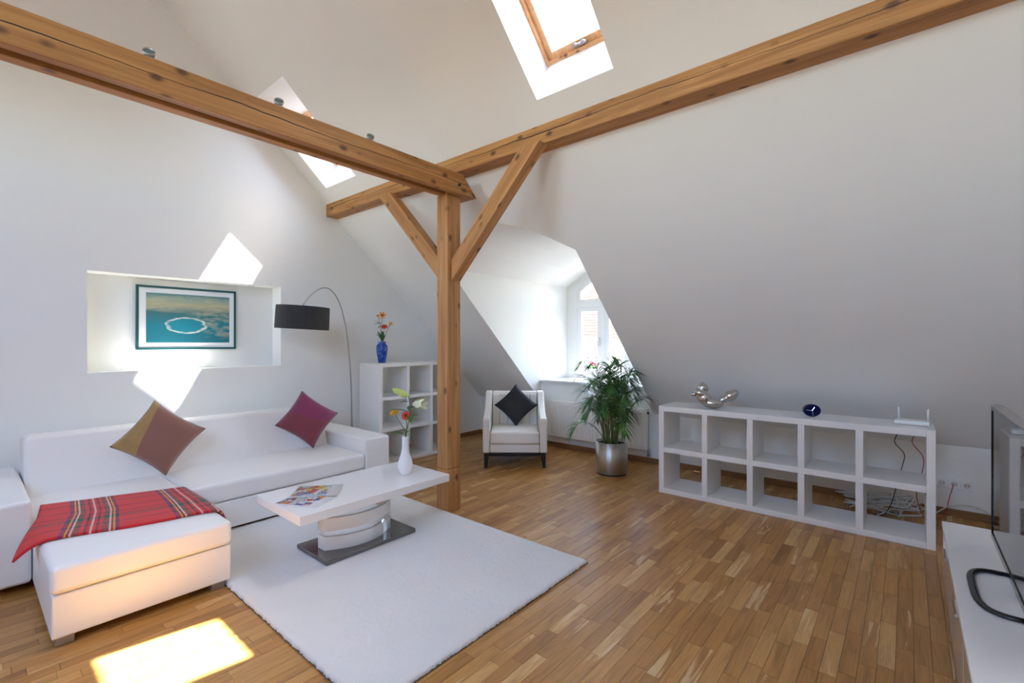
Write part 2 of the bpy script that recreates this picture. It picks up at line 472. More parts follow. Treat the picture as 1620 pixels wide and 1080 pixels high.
def mat_magazine(name, seed, pal):
    m, nt, b = new_mat(name)
    tc = nd(nt, 'ShaderNodeTexCoord')
    sep = nd(nt, 'ShaderNodeSeparateXYZ')
    ln(nt, tc.outputs['UV'], sep.inputs[0])
    u, v = sep.outputs[0], sep.outputs[1]
    vo = nd(nt, 'ShaderNodeTexVoronoi')
    vo.distance = 'CHEBYCHEV'
    vo.inputs['Scale'].default_value = 5.0
    ln(nt, tex_coord(nt, 'UV', (1.2, 1.5, 1), (seed, seed * 2, 0)), vo.inputs['Vector'])
    sepc = nd(nt, 'ShaderNodeSeparateColor')
    ln(nt, vo.outputs['Color'], sepc.inputs[0])
    k = len(pal)
    col = ramp(nt, sepc.outputs[0], [(i / k, c) for i, c in enumerate(pal)], 'CONSTANT')
    nz = noise_n(nt, tex_coord(nt, 'UV', (14, 14, 1)), 1.0, 4, 0.7)
    col = mixc(nt, ramp(nt, nz, [(0.52, (0, 0, 0)), (0.56, (0.8, 0.8, 0.8))]), col, (0.06, 0.08, 0.14))
    # white masthead band and a white border
    mast = math_n(nt, 'GREATER_THAN', v, 0.76)
    col = mixc(nt, math_n(nt, 'MULTIPLY', mast, 0.85), col, (0.72, 0.72, 0.74))
    e1 = math_n(nt, 'MINIMUM', math_n(nt, 'MINIMUM', u, math_n(nt, 'SUBTRACT', 1.0, u)), math_n(nt, 'MINIMUM', v, math_n(nt, 'SUBTRACT', 1.0, v)))
    col = mixc(nt, math_n(nt, 'LESS_THAN', e1, 0.03), col, (0.75, 0.75, 0.76))
    ln(nt, col, b.inputs['Base Color'])
    b.inputs['Roughness'].default_value = 0.25
    return m
M['mag_a'] = mat_magazine('magazine_cover_warm', 1.7, [(0.75, 0.74, 0.72), (0.70, 0.28, 0.03), (0.55, 0.03, 0.03), (0.74, 0.73, 0.72), (0.05, 0.10, 0.28), (0.62, 0.60, 0.58)])
M['mag_b'] = mat_magazine('magazine_cover_cool', 5.2, [(0.20, 0.30, 0.42), (0.70, 0.55, 0.05), (0.10, 0.16, 0.26), (0.68, 0.30, 0.05), (0.50, 0.56, 0.62), (0.62, 0.08, 0.06), (0.72, 0.72, 0.70)])

def mat_vase_blue():
    m, nt, b = new_mat('blue_glass_vase')
    v = tex_coord(nt)
    n = noise_n(nt, v, 26, 3, 0.6, 1.2)
    ln(nt, ramp(nt, n, [(0.35, (0.010, 0.035, 0.22)), (0.55, (0.02, 0.08, 0.42)), (0.70, (0.12, 0.25, 0.62))]), b.inputs['Base Color'])
    b.inputs['Roughness'].default_value = 0.12
    return m
M['blue_vase'] = mat_vase_blue()

def mat_palm():
    m, nt, b = new_mat('palm_leaf')
    v = tex_coord(nt)
    n = noise_n(nt, v, 7, 3)
    ln(nt, ramp(nt, n, [(0.3, (0.014, 0.055, 0.014)), (0.55, (0.035, 0.125, 0.022)), (0.75, (0.10, 0.24, 0.035))]), b.inputs['Base Color'])
    b.inputs['Roughness'].default_value = 0.38
    b.inputs['Transmission Weight'].default_value = 0.0
    return m
M['palm'] = mat_palm()
M['palm_stem'] = plain('palm_stem', (0.14, 0.17, 0.04), 0.5, bump_scale=40, bump_str=0.05, vary=0.3)

# ------------------------------------------------------------------ mesh helpers
def mesh_obj(name, verts, faces, mat, parent=None, smooth=False, bevel=0.0, seg=2, uv=None):
    me = bpy.data.meshes.new(name)
    me.from_pydata([tuple(v) for v in verts], [], faces)
    me.validate()
    me.update()
    bm = bmesh.new()
    bm.from_mesh(me)
    bmesh.ops.recalc_face_normals(bm, faces=bm.faces)
    bm.to_mesh(me)
    bm.free()
    if uv:
        lay = me.uv_layers.new(name='UVMap')
        for lp in me.loops:
            lay.data[lp.index].uv = uv[lp.vertex_index]
    if smooth:
        for p in me.polygons:
            p.use_smooth = True
    me.materials.append(M[mat] if isinstance(mat, str) else mat)
    o = bpy.data.objects.new(name, me)
    C.objects.link(o)
    if parent:
        o.parent = parent
    if bevel:
        md = o.modifiers.new('bevel', 'BEVEL')
        md.width = bevel
        md.segments = seg
        md.limit_method = 'ANGLE'
        md.angle_limit = R(40)
        if seg > 1:
            for p in me.polygons:
                p.use_smooth = True
            wn_ = o.modifiers.new('normals', 'WEIGHTED_NORMAL')
            wn_.keep_sharp = False
    return o

def box_vf(x0, x1, y0, y1, z0, z1):
    v = [(x0, y0, z0), (x1, y0, z0), (x1, y1, z0), (x0, y1, z0), (x0, y0, z1), (x1, y0, z1), (x1, y1, z1), (x0, y1, z1)]
    f = [(0, 3, 2, 1), (4, 5, 6, 7), (0, 1, 5, 4), (1, 2, 6, 5), (2, 3, 7, 6), (3, 0, 4, 7)]
    return v, f

def join_vf(parts):
    V, F = [], []
    for v, f in parts:
        k = len(V)
        V += list(v)
        F += [tuple(i + k for i in q) for q in f]
    return V, F

def prism_vf(poly, axis, a0, a1):
    """poly of 2D points extruded along axis (0,1,2); 2D order: the other two axes in xyz order"""
    def mk(p, a):
        q = [0, 0, 0]
        o = [i for i in range(3) if i != axis]
        q[axis] = a
        q[o[0]], q[o[1]] = p
        return tuple(q)
    n = len(poly)
    v = [mk(p, a0) for p in poly] + [mk(p, a1) for p in poly]
    f = [tuple(range(n)), tuple(range(2 * n - 1, n - 1, -1))]
    for i in range(n):
        j = (i + 1) % n
        f.append((i, j, n + j, n + i))
    return v, f

def lathe_vf(profile, segs=32, cx=0, cy=0):
    v, f = [], []
    for r, z in profile:
        for i in range(segs):
            a = 2 * math.pi * i / segs
            v.append((cx + r * math.cos(a), cy + r * math.sin(a), z))
    for k in range(len(profile) - 1):
        for i in range(segs):
            j = (i + 1) % segs
            f.append((k * segs + i, k * segs + j, (k + 1) * segs + j, (k + 1) * segs + i))
    f.append(tuple(range(segs - 1, -1, -1)))
    f.append(tuple((len(profile) - 1) * segs + i for i in range(segs)))
    return v, f

def tube_vf(pts, rad, segs=8, closed=False):
    pts = [Vector(p) for p in pts]
    n = len(pts)
    rads = rad if isinstance(rad, (list, tuple)) else [rad] * n
    v, f = [], []
    up = Vector((0, 0, 1))
    prev = None
    for i, p in enumerate(pts):
        if closed:
            t = (pts[(i + 1) % n] - pts[i - 1]).normalized()
        else:
            t = (pts[min(i + 1, n - 1)] - pts[max(i - 1, 0)]).normalized()
        if prev is None:
            a = t.cross(up)
            if a.length < 1e-3:
                a = t.cross(Vector((1, 0, 0)))
            a.normalize()
        else:
            a = (prev - t * prev.dot(t))
            if a.length < 1e-6:
                a = t.orthogonal()
            a.normalize()
        prev = a
        b = t.cross(a)
        for k in range(segs):
            th = 2 * math.pi * k / segs
            v.append(p + (a * math.cos(th) + b * math.sin(th)) * rads[i])
    m = n if closed else n - 1
    for i in range(m):
        for k in range(segs):
            l = (k + 1) % segs
            i2 = (i + 1) % n
            f.append((i * segs + k, i * segs + l, i2 * segs + l, i2 * segs + k))
    if not closed:
        f.append(tuple(range(segs - 1, -1, -1)))
        f.append(tuple((n - 1) * segs + k for k in range(segs)))
    return v, f

def bez(pts, n=8):
    """Catmull-Rom through the points"""
    P = [Vector(p) for p in pts]
    P = [P[0] * 2 - P[1]] + P + [P[-1] * 2 - P[-2]]
    out = []
    for i in range(1, len(P) - 2):
        for k in range(n):
            t = k / n
            a, b, c, d = P[i - 1], P[i], P[i + 1], P[i + 2]
            out.append(0.5 * ((2 * b) + (c - a) * t + (2 * a - 5 * b + 4 * c - d) * t * t + (3 * b - a - 3 * c + d) * t ** 3))
    out.append(P[-2])
    return out

def tag(o, label, cat, group=None):
    o['label'] = label
    o['category'] = cat
    if group:
        o['group'] = group
    return o

def struct(o):
    o['kind'] = 'structure'
    return o

def thing(name, label, cat, loc=(0, 0, 0), rotz=0.0, group=None):
    o = bpy.data.objects.new(name, None)
    o.empty_display_size = 0.1
    o.location = loc
    o.rotation_euler = (0, 0, rotz)
    C.objects.link(o)
    if label:
        tag(o, label, cat, group)
    return o

def part(root, name, vf, mat, **kw):
    """vf given in world axes; shifted into the frame of an unrotated root"""
    v, f = vf
    l = Vector(root.location)
    return mesh_obj(name, [Vector(p) - l for p in v], f, mat, root, **kw)

def lpart(root, name, vf, mat, **kw):
    v, f = vf
    return mesh_obj(name, v, f, mat, root, **kw)

def fill_poly(outer, holes, to3d):
    """2D polygon with holes -> triangles"""
    loops = [[Vector((p[0], p[1], 0)) for p in outer]] + [[Vector((p[0], p[1], 0)) for p in h] for h in holes]
    tri = geometry.tessellate_polygon(loops)
    flat = [p for l in loops for p in l]
    return [to3d(p.x, p.y) for p in flat], [tuple(t) for t in tri]

# ------------------------------------------------------------------ the room
# picture wall with its niche
NX0, NX1, NZ0, NZ1, ND = 0.640, 2.107, 1.117, 1.912, 0.20
v, f = fill_poly([(XO, 0), (XK, 0), (XK, ZK), (XR, ZR), (XO, ZK)],
                 [[(NX0, NZ0), (NX1, NZ0), (NX1, NZ1), (NX0, NZ1)]], lambda x, z: (x, YL, z))
y2 = YL + ND
nv = [(NX0, YL, NZ0), (NX1, YL, NZ0), (NX1, YL, NZ1), (NX0, YL, NZ1), (NX0, y2, NZ0), (NX1, y2, NZ0), (NX1, y2, NZ1), (NX0, y2, NZ1)]
nf = [(4, 5, 6, 7), (0, 1, 5, 4), (1, 2, 6, 5), (2, 3, 7, 6), (3, 0, 4, 7)]
struct(mesh_obj('wall_left', *join_vf([(v, f), (nv, nf)]), 'paint'))
v, f = fill_poly([(XO, 0), (XK, 0), (XK, ZK), (XR, ZR), (XO, ZK)], [], lambda x, z: (x, YR, z))
struct(mesh_obj('wall_right', v, f, 'paint'))

# knee wall, rising to the parapet under the dormer window
DY0, DY1, DX, DS = 2.13, 3.71, 5.60, 0.83
v, f = fill_poly([(YR, 0), (YL, 0), (YL, ZK), (DY1, ZK), (DY1, DS), (DY0, DS), (DY0, ZK), (YR, ZK)], [], lambda y, z: (XK, y, z))
struct(mesh_obj('wall_back', v, f, 'paint'))
v, f = fill_poly([(YR, 0), (YL, 0), (YL, ZK), (YR, ZK)], [], lambda y, z: (XO, y, z))
struct(mesh_obj('wall_front', v, f, 'paint'))

# main roof slope: two roof windows and the dormer opening
VAULT = [(2.13, 2.13), (2.45, 2.31), (2.74, 2.40), (3.12, 2.40), (3.41, 2.31), (3.71, 2.13)]
SKY_A = (1.316, 1.877)      # Y range of the roof windows
SKY_B = (4.070, 4.632)
SKY_BOUNCE = (-1.22, -0.66)      # unseen extra, added so its sun patch bounces warm light
SX0, SX1 = 1.78, 2.475      # X range of their openings in the plaster
def slope_pt(y, x):
    return (x, y, zs(x))
outer = [(YR, XK), (YR, XR), (YL, XR), (YL, XK), (DY1, XK)] + [(y, xs(z)) for y, z in reversed(VAULT)] + [(DY0, XK)]
holes = [[(a, SX0), (b, SX0), (b, SX1), (a, SX1)] for a, b in (SKY_A, SKY_B, SKY_BOUNCE)]
v, f = fill_poly(outer, holes, slope_pt)
struct(mesh_obj('ceiling', v, f, 'paint'))

# opposite slope, behind the camera, with unseen roof windows added and sized for fill light
def oslope_pt(y, x):
    return (x, y, ZR - T * (XR - x))
OSK = [(-0.1, 1.0), (2.0, 3.1)]
OX0, OX1 = -2.5, -1.3
v, f = fill_poly([(YR, XO), (YL, XO), (YL, XR), (YR, XR)], [[(a, OX0), (b, OX0), (b, OX1), (a, OX1)] for a, b in OSK], oslope_pt)
struct(mesh_obj('ceiling', v, f, 'paint'))
for k, (a, b) in enumerate(OSK):
    w = struct(thing('window_%d' % (5 + k), None, None, (OX1, a, oslope_pt(0, OX1)[2])))
    n = Vector((-NX, 0, NZ)) * 0.06
    c = [Vector(oslope_pt(a, OX0)), Vector(oslope_pt(b, OX0)), Vector(oslope_pt(b, OX1)), Vector(oslope_pt(a, OX1))]
    rim = []
    for i in range(4):
        p, q = c[i], c[(i + 1) % 4]
        mid = (c[0] + c[2]) / 2
        pi, qi = p + (mid - p).normalized() * 0.08, q + (mid - q).normalized() * 0.08
        rim.append(([p, q, qi, pi, p + n, q + n, qi + n, pi + n], [(0, 1, 2, 3), (4, 5, 6, 7), (0, 1, 5, 4), (2, 3, 7, 6), (1, 2, 6, 5), (0, 3, 7, 4)]))
    part(w, 'frame', join_vf(rim), 'pine')
    part(w, 'pane', ([p + n * 0.5 for p in c], [(0, 1, 2, 3)]), 'glass')
    ctr = (c[0] + c[2]) / 2 + n * 2
    portal(ctr, (NX, 0, -NZ), b - a, (c[0] - c[3]).length)

# floor slab and parquet strips
FLOOR = struct(mesh_obj('floor', *box_vf(XO, XK + 0.1, YR, YL, -0.06, -0.008), 'subfloor'))
rng = random.Random(11)
SW = 0.06
strips = []
row = 0
y = YR
while y < YL - 1e-6:
    x = -1.2 - rng.random() * 0.35
    y1 = min(y + SW, YL)
    while x < XK:
        L = rng.choice((0.30, 0.34, 0.36, 0.36, 0.40, 0.26))
        x1 = min(x + L, XK)
        if x1 - x > 0.02:
            strips.append((max(x, -1.2), x1, y, y1))
        x += L
    y = y1
RUG = (0.96, 2.49, 1.50, 3.70)
def seen_size(s):
    x, yy = (s[0] + s[1]) / 2, (s[2] + s[3]) / 2
    d = x * math.sin(YAW) + yy * math.cos(YAW)
    l = x * math.cos(YAW) - yy * math.sin(YAW)
    if d < 0.3:
        return 0
    px, py = 810 + 740 * l / d, 540 + 740 * H / d
    if not (-10 < px < 1630 and py < 1085):
        return 0
    if RUG[0] < x < RUG[1] and RUG[2] < yy < RUG[3]:
        return 0
    if x < 2.6 and yy > 3.66 or (0.26 < x < 0.98 and yy > 2.87) or (x > 4.1 and yy < 1.72):
        return 0
    return (s[1] - s[0]) * (s[3] - s[2]) * H / d ** 3
order = sorted(range(len(strips)), key=lambda i: -seen_size(strips[i]))
single = set(order[:300])
G = 0.0007
def strip_box(s):
    return box_vf(s[0] + G, s[1] - G, s[2] + G, s[3] - G, -0.010, rng.uniform(-0.0003, 0.0003))
def put_tone(me, cols):
    a = me.color_attributes.new('tone', 'FLOAT_COLOR', 'POINT')
    for i, c in enumerate(cols):
        a.data[i].color = c
rest_v, rest_f, rest_c = [], [], []
for i, s in enumerate(strips):
    tone = (min(1, max(0, rng.gauss(0.46, 0.21))), rng.random(), rng.random(), 1)
    vv, ff = strip_box(s)
    if i in single:
        o = mesh_obj('parquet_strip', vv, ff, 'parquet', FLOOR)
        put_tone(o.data, [tone] * 8)
    else:
        k = len(rest_v)
        rest_v += vv
        rest_f += [tuple(q + k for q in g) for g in ff]
        rest_c += [tone] * 8
o = mesh_obj('parquet_strip_field', rest_v, rest_f, 'parquet', FLOOR)
put_tone(o.data, rest_c)
o['kind'] = 'stuff'

# baseboards
struct(mesh_obj('baseboard_left', *box_vf(XO, XK, YL - 0.018, YL, 0, 0.06), 'base_wood', bevel=0.005))
struct(mesh_obj('baseboard_back', *box_vf(XK - 0.018, XK, YR, YL - 0.018, 0, 0.06), 'base_wood', bevel=0.005))

# dormer shell
for nm, yy in (('wall_dormer_left', DY1), ('wall_dormer_right', DY0)):
    v = [(xs(2.13), yy, 2.13), (DX, yy, 2.13), (DX, yy, DS), (XK, yy, DS), (XK, yy, ZK)]
    struct(mesh_obj(nm, v, [(0, 1, 2, 3, 4)], 'paint'))
vv, ff = [], []
for y_, z_ in VAULT:
    vv += [(xs(z_), y_, z_), (DX, y_, z_)]
for i in range(len(VAULT) - 1):
    ff.append((2 * i, 2 * i + 1, 2 * i + 3, 2 * i + 2))
struct(mesh_obj('ceiling_dormer', vv, ff, 'paint'))
# unseen eave, added to cut sun and sky at the dormer window
ev = []
for y_, z_ in [(2.00, 2.02)] + [(y_, z_ + 0.03) for y_, z_ in VAULT] + [(3.84, 2.02)]:
    ev += [(DX + 0.005, y_, z_), (DX + 0.66, y_, z_), (DX + 0.66, y_, z_ + 0.06), (DX + 0.005, y_, z_ + 0.06)]
ef = []
for i in range(7):
    for a, b in ((0, 1), (1, 2), (2, 3), (3, 0)):
        ef.append((4 * i + a, 4 * i + b, 4 * i + 4 + b, 4 * i + 4 + a))
ef += [(0, 1, 2, 3), (28, 29, 30, 31)]
struct(mesh_obj('shade_eave', ev, ef, 'house_wall'))
WIN = [(3.58, 0.87), (3.58, 2.11), (3.385, 2.235), (3.115, 2.325), (2.745, 2.325), (2.475, 2.235), (2.28, 2.11), (2.28, 0.87)]
v, f = fill_poly([(DY0, DS), (DY1, DS)] + list(reversed(VAULT)), [list(reversed(WIN))], lambda y, z: (DX, y, z))
struct(mesh_obj('wall_dormer_back', v, f, 'paint'))
struct(mesh_obj('trim_1', *box_vf(XK - 0.045, DX, DY0 + 0.002, DY1 - 0.002, DS, DS + 0.028), 'gloss_white', bevel=0.006))

# dormer window: outer frame following the vault, transom, three sashes
win = struct(thing('window_4', None, None, (DX, 2.93, 0.87)))
def frame_ring(poly, wd, x0, x1):
    n = len(poly)
    inner = []
    P = [Vector(p) for p in poly]
    for i in range(n):
        a, b, c = P[i - 1], P[i], P[(i + 1) % n]
        d1, d2 = (b - a).normalized(), (c - b).normalized()
        n1, n2 = Vector((-d1.y, d1.x)), Vector((-d2.y, d2.x))
        bis = (n1 + n2).normalized()
        k = wd / max(0.3, bis.dot(n1))
        inner.append(b + bis * k)
    ctr = sum(P, Vector((0, 0))) / n
    if (inner[0] - ctr).length > (P[0] - ctr).length:
        inner = [2 * P[i] - inner[i] for i in range(n)]
    v, f = [], []
    for i in range(n):
        v += [(x0, P[i].x, P[i].y), (x1, P[i].x, P[i].y), (x1, inner[i].x, inner[i].y), (x0, inner[i].x, inner[i].y)]
    for i in range(n):
        j = (i + 1) % n
        for a, b in ((0, 1), (1, 2), (2, 3), (3, 0)):
            f.append((4 * i + a, 4 * i + b, 4 * j + b, 4 * j + a))
    return (v, f), [tuple(q) for q in inner]
ring, inner = frame_ring(WIN, 0.05, DX - 0.01, DX + 0.07)
part(win, 'frame', ring, 'window_white')
part(win, 'transom', box_vf(DX - 0.015, DX + 0.06, 2.33, 3.53, 1.83, 1.90), 'window_white', bevel=0.006)
ys = [3.53, 3.13, 2.73, 2.33]
for k in range(3):
    b_, a_ = ys[k] - (0.03 if k else 0), ys[k + 1] + (0.03 if k < 2 else 0)
    if k:
        part(win, 'mullion', box_vf(DX - 0.012, DX + 0.06, ys[k] - 0.03, ys[k] + 0.03, 0.92, 2.30), 'window_white', bevel=0.006)
    if k == 0:
        a_ += 0.0
    sash = [(b_, 0.92), (b_, 1.83), (a_, 1.83), (a_, 0.92)]
    rg, inn = frame_ring(sash, 0.06, DX + 0.0, DX + 0.05)
    s = part(win, 'sash', rg, 'window_white')
    pv = [(DX + 0.025, p[0], p[1]) for p in inn]
    l = Vector(win.location)
    mesh_obj('pane', [Vector(p) - l for p in pv], [tuple(range(len(pv)))], 'glass', s)
    hz = 1.3
    h = mesh_obj('handle', [Vector(p) - l for p in box_vf(DX - 0.03, DX, a_ + 0.02, a_ + 0.04, hz, hz + 0.12)[0]], box_vf(0, 1, 0, 1, 0, 1)[1], 'plastic_white', s)
tops = {0: [(3.53, 1.90), (3.53, 2.08), (3.36, 2.19), (3.16, 2.26), (3.16, 1.90)], 1: [(3.10, 1.90), (3.10, 2.275), (2.76, 2.275), (2.76, 1.90)],
        2: [(2.70, 1.90), (2.70, 2.26), (2.50, 2.19), (2.33, 2.08), (2.33, 1.90)]}
for k, poly in tops.items():
    rg, inn = frame_ring(poly, 0.045, DX, DX + 0.05)
    s = part(win, 'top_sash', rg, 'window_white')
    l = Vector(win.location)
    mesh_obj('pane', [Vector((DX + 0.025, p[0], p[1])) - l for p in inn], [tuple(range(len(inn)))], 'glass', s)
portal((DX + 0.12, 2.93, 1.58), (-1, 0, 0), 1.30, 1.48)

# roof windows: plaster lining, pine frame and sash, pane, ventilation bar
WX0, WZ0, WX1, WZ1 = 2.20, 3.615, 2.595, 3.238      # upper and lower edge of the window plane
def skylight(idx, yr, board=0.0):
    a, b = yr
    w = struct(thing('window_%d' % idx, None, None, (SX1, a, zs(SX1))))
    o4 = [(SX0, zs(SX0)), (SX1, zs(SX1))]
    vv = [(SX0, a, zs(SX0)), (SX0, b, zs(SX0)), (SX1, b, zs(SX1)), (SX1, a, zs(SX1)), (WX0, a, WZ0), (WX0, b, WZ0), (WX1, b, WZ1), (WX1, a, WZ1)]
    part(w, 'lining', (vv, [(0, 1, 5, 4), (1, 2, 6, 5), (2, 3, 7, 6), (3, 0, 4, 7)]), 'lining')
    u = Vector((WX1 - WX0, 0, WZ1 - WZ0))
    L = u.length
    u.normalize()
    n = Vector((NX, 0, NZ))
    org = Vector((WX0, a, WZ0))
    def pt(s, t, h):      # s down the slope, t across, h outward
        return org + u * s + Vector((0, t, 0)) + n * h
    W = b - a
    def ring_vf(s0, s1, t0, t1, wd, h0, h1):
        pr = []
        for (q0, q1, r0, r1) in ((s0, s0 + wd, t0, t1), (s1 - wd, s1, t0, t1), (s0 + wd, s1 - wd, t0, t0 + wd), (s0 + wd, s1 - wd, t1 - wd, t1)):
            vs = [pt(q0, r0, h0), pt(q1, r0, h0), pt(q1, r1, h0), pt(q0, r1, h0), pt(q0, r0, h1), pt(q1, r0, h1), pt(q1, r1, h1), pt(q0, r1, h1)]
            pr.append((vs, box_vf(0, 1, 0, 1, 0, 1)[1]))
        return join_vf(pr)
    part(w, 'frame', ring_vf(0, L, 0, W, 0.022, -0.008, 0.12), 'pine')
    s = part(w, 'sash', ring_vf(0.022, L - 0.022, 0.022, W - 0.022, 0.042, 0.012, 0.08), 'pine')
    l = Vector(w.location)
    mesh_obj('pane', [p - l for p in (pt(0.05, 0.05, 0.05), pt(0.05, W - 0.05, 0.05), pt(L - 0.05, W - 0.05, 0.05), pt(L - 0.05, 0.05, 0.05))], [(0, 1, 2, 3)], 'glass', s)
    if board:  # unseen board, added to narrow the sun patch on the picture wall
        q = [pt(0.03, 0.03, 0.0), pt(L - 0.03, 0.03, 0.0), pt(L - 0.03, board, 0.0), pt(0.03, board, 0.0)]
        part(w, 'sun_stop', (q + [p + n * 0.03 for p in q], box_vf(0, 1, 0, 1, 0, 1)[1]), 'pine')
    # bar handle on the lower rail
    m1, m2 = pt(L - 0.04, W * 0.42, -0.005), pt(L - 0.04, W * 0.60, -0.005)
    pr = [(tube_vf([m1, m2], 0.010, 8)), tube_vf([pt(L - 0.04, W * 0.46, 0.015), pt(L - 0.05, W * 0.46, -0.02)], 0.012, 8), tube_vf([pt(L - 0.04, W * 0.56, 0.015), pt(L - 0.05, W * 0.56, -0.02)], 0.012, 8)]
    vv, ff = join_vf(pr)
    mesh_obj('handle', [Vector(p) - l for p in vv], ff, 'grey_metal', s, smooth=True)
    # roof build-up round the frame outside
    part(w, 'curb', ring_vf(-0.06, L + 0.06, -0.06, W + 0.06, 0.06, 0.0, 0.16), 'roof_slate')
    portal(pt(L / 2, W / 2, 0.18), (-NX, 0, -NZ), W, L)
skylight(1, SKY_A)
skylight(2, SKY_B, 0.19)
skylight(3, SKY_BOUNCE)  # out of view, added for its warm floor bounce

# ------------------------------------------------------------------ old roof timbers
PX0, PX1, PY0, PY1 = 2.490, 2.632, 2.775, 2.900
post = thing('timber_post', 'square spruce timber post standing at the edge of the white rug', 'post', ((PX0 + PX1) / 2, (PY0 + PY1) / 2, 0))
part(post, 'shaft', box_vf(PX0, PX1, PY0, PY1, 0.345, 2.53), 'timber_z', bevel=0.006)
part(post, 'foot', box_vf(PX0 - 0.002, PX1 + 0.002, PY0 - 0.002, PY1 + 0.002, 0, 0.343), 'timber_z', bevel=0.006)
part(post, 'tenon', box_vf(PX0 + 0.01, PX1 - 0.01, 2.764, 2.816, 2.53, 2.66), 'timber_z')
ZP0, ZP1 = 2.72, 2.86
purlin = mesh_obj('timber_purlin', *box_vf(2.588, 2.735, YR, YL, ZP0, ZP1), 'timber_y', bevel=0.008)
tag(purlin, 'long spruce purlin running along the sloping ceiling below the roof windows', 'beam')
# the tie beam: two planks clasping the post, a filler block at the cut end
tie = thing('tie_beam', 'spruce tie beam of twin planks clasping the post, spotlights on top', 'beam', (XO + 1, 2.79, 2.53))
XT = -3.2
def plank_poly(xe):
    return [(XT, 2.53), (xe, 2.53), (xe - 0.155, 2.688), (XT, 2.688)]
l = Vector(tie.location)
part(tie, 'front_plank', prism_vf(plank_poly(2.745), 1, 2.700, 2.760), 'timber_x', bevel=0.004)
part(tie, 'rear_plank', prism_vf(plank_poly(2.745), 1, 2.818, 2.885), 'timber_xr', bevel=0.004)
part(tie, 'filler_block', prism_vf([(PX1 - 0.008, 2.532), (2.744, 2.532), (2.592, 2.686), (PX1 - 0.008 - 0.07, 2.686)], 1, 2.760, 2.818), 'timber_xr')
part(tie, 'bolt', lathe_vf([(0.012, 0), (0.012, 0.012), (0.008, 0.016)], 6), 'black')
bolt = bpy.data.objects['bolt']
bolt.rotation_euler = (R(90), 0, 0)
bolt.location = Vector((2.545, 2.700, 2.592)) - l
bolt.data.transform(Matrix.Translation(l))
# post boring and braces
def brace(name, label, sgn, y_post, x0, x1):
    t = 0.176
    zt = ZP0
    zb0, zb1 = 1.84, 2.012
    y_top0 = y_post + sgn * (zt - zb0)
    y_top1 = y_post + sgn * (zt - zb1)
    o = mesh_obj(name, *prism_vf([(y_post, zb0), (y_top0, zt), (y_top1, zt), (y_post, zb1)], 0, x0, x1), 'timber_z', bevel=0.005)
    # local z along the brace, so that the grain follows it
    mx = Matrix.Translation(((x0 + x1) / 2, y_post, (zb0 + zb1) / 2)) @ Matrix.Rotation(-sgn * R(45), 4, 'X')
    o.data.transform(mx.inverted())
    o.matrix_world = mx
    tag(o, label, 'brace')
    return o
brace('timber_brace', 'diagonal timber brace from the post up to the purlin on the roof window side', -1, PY0, 2.53, 2.625)
brace('timber_brace', 'diagonal timber brace from the post up to the purlin on the picture wall side', 1, PY1, 2.53, 2.625)
# uplight spots on the tie beam
def spot(px, py, label):
    """on top of the front plank"""
    r = (px - 810) / 740
    yb = 2.735
    d = yb / (math.cos(YAW) - r * math.sin(YAW))
    x = d * (math.sin(YAW) + r * math.cos(YAW))
    s = thing('spotlight', label, 'spotlight', (x, yb, 2.688), group=None)
    lpart(s, 'bracket', join_vf([box_vf(-0.02, 0.02, -0.02, 0.02, 0, 0.008), box_vf(-0.005, 0.005, 0.012, 0.018, 0, 0.035)]), 'spot_ring')
    q = Euler((R(62), 0, R(-20))).to_matrix().to_4x4()
    c = Matrix.Translation((0, 0, 0.036))
    b_ = lpart(s, 'housing', lathe_vf([(0.008, -0.030), (0.018, -0.022), (0.026, 0.0), (0.026, 0.008), (0.022, 0.008), (0.021, 0.004)], 20), 'spot_ring', smooth=True)
    b_.data.transform(c @ q)
    g = lpart(s, 'lens', lathe_vf([(0.021, 0.0), (0.021, 0.005), (0.010, 0.007)], 20), 'spot_glass', smooth=True)
    g.data.transform(c @ q)
spot(236, 85, 'small round spotlight on the tie beam, above the picture niche')
spot(441, 162, 'small round spotlight on the tie beam in front of the roof window lining')
spot(586, 222, 'small round spotlight on the tie beam close to the post, mostly hidden')

# ------------------------------------------------------------------ shelving
def cube_shelf(name, label, x0, x1, y0, y1, h, cols, rows, along, th, side):
    """open cube shelving; along = 'x' or 'y' is the long axis"""
    s = thing(name, label, 'shelf', ((x0 + x1) / 2, (y0 + y1) / 2, 0))
    a0, a1 = (x0, x1) if along == 'x' else (y0, y1)
    def bx(p0, p1, z0, z1, inset=0.0):
        if along == 'x':
            return box_vf(p0, p1, y0 + inset, y1 - inset, z0, z1)
        return box_vf(x0 + inset, x1 - inset, p0, p1, z0, z1)
    part(s, 'side_panel', bx(a0, a0 + side, 0, h), 'lacquer', bevel=0.003)
    part(s, 'side_panel', bx(a1 - side, a1, 0, h), 'lacquer', bevel=0.003)
    part(s, 'top_panel', bx(a0 + side, a1 - side, h - side, h), 'lacquer', bevel=0.003)
    part(s, 'bottom_panel', bx(a0 + side, a1 - side, 0.0, th), 'lacquer', bevel=0.003)
    zh = (h - side - th) / rows
    for r in range(1, rows):
        z = th + zh * r
        part(s, 'shelf_board', bx(a0 + side, a1 - side, z - th / 2, z + th / 2, 0.001), 'lacquer', bevel=0.002)
    w = (a1 - a0 - 2 * side) / cols
    for c in range(1, cols):
        p = a0 + side + w * c
        for r in range(rows):
            z0_ = th + zh * r + (th / 2 if r else 0)
            z1_ = th + zh * (r + 1) - (th / 2 if r < rows - 1 else 0)
            part(s, 'divider', bx(p - th / 2, p + th / 2, z0_, z1_, 0.001), 'lacquer', bevel=0.002)
    return s
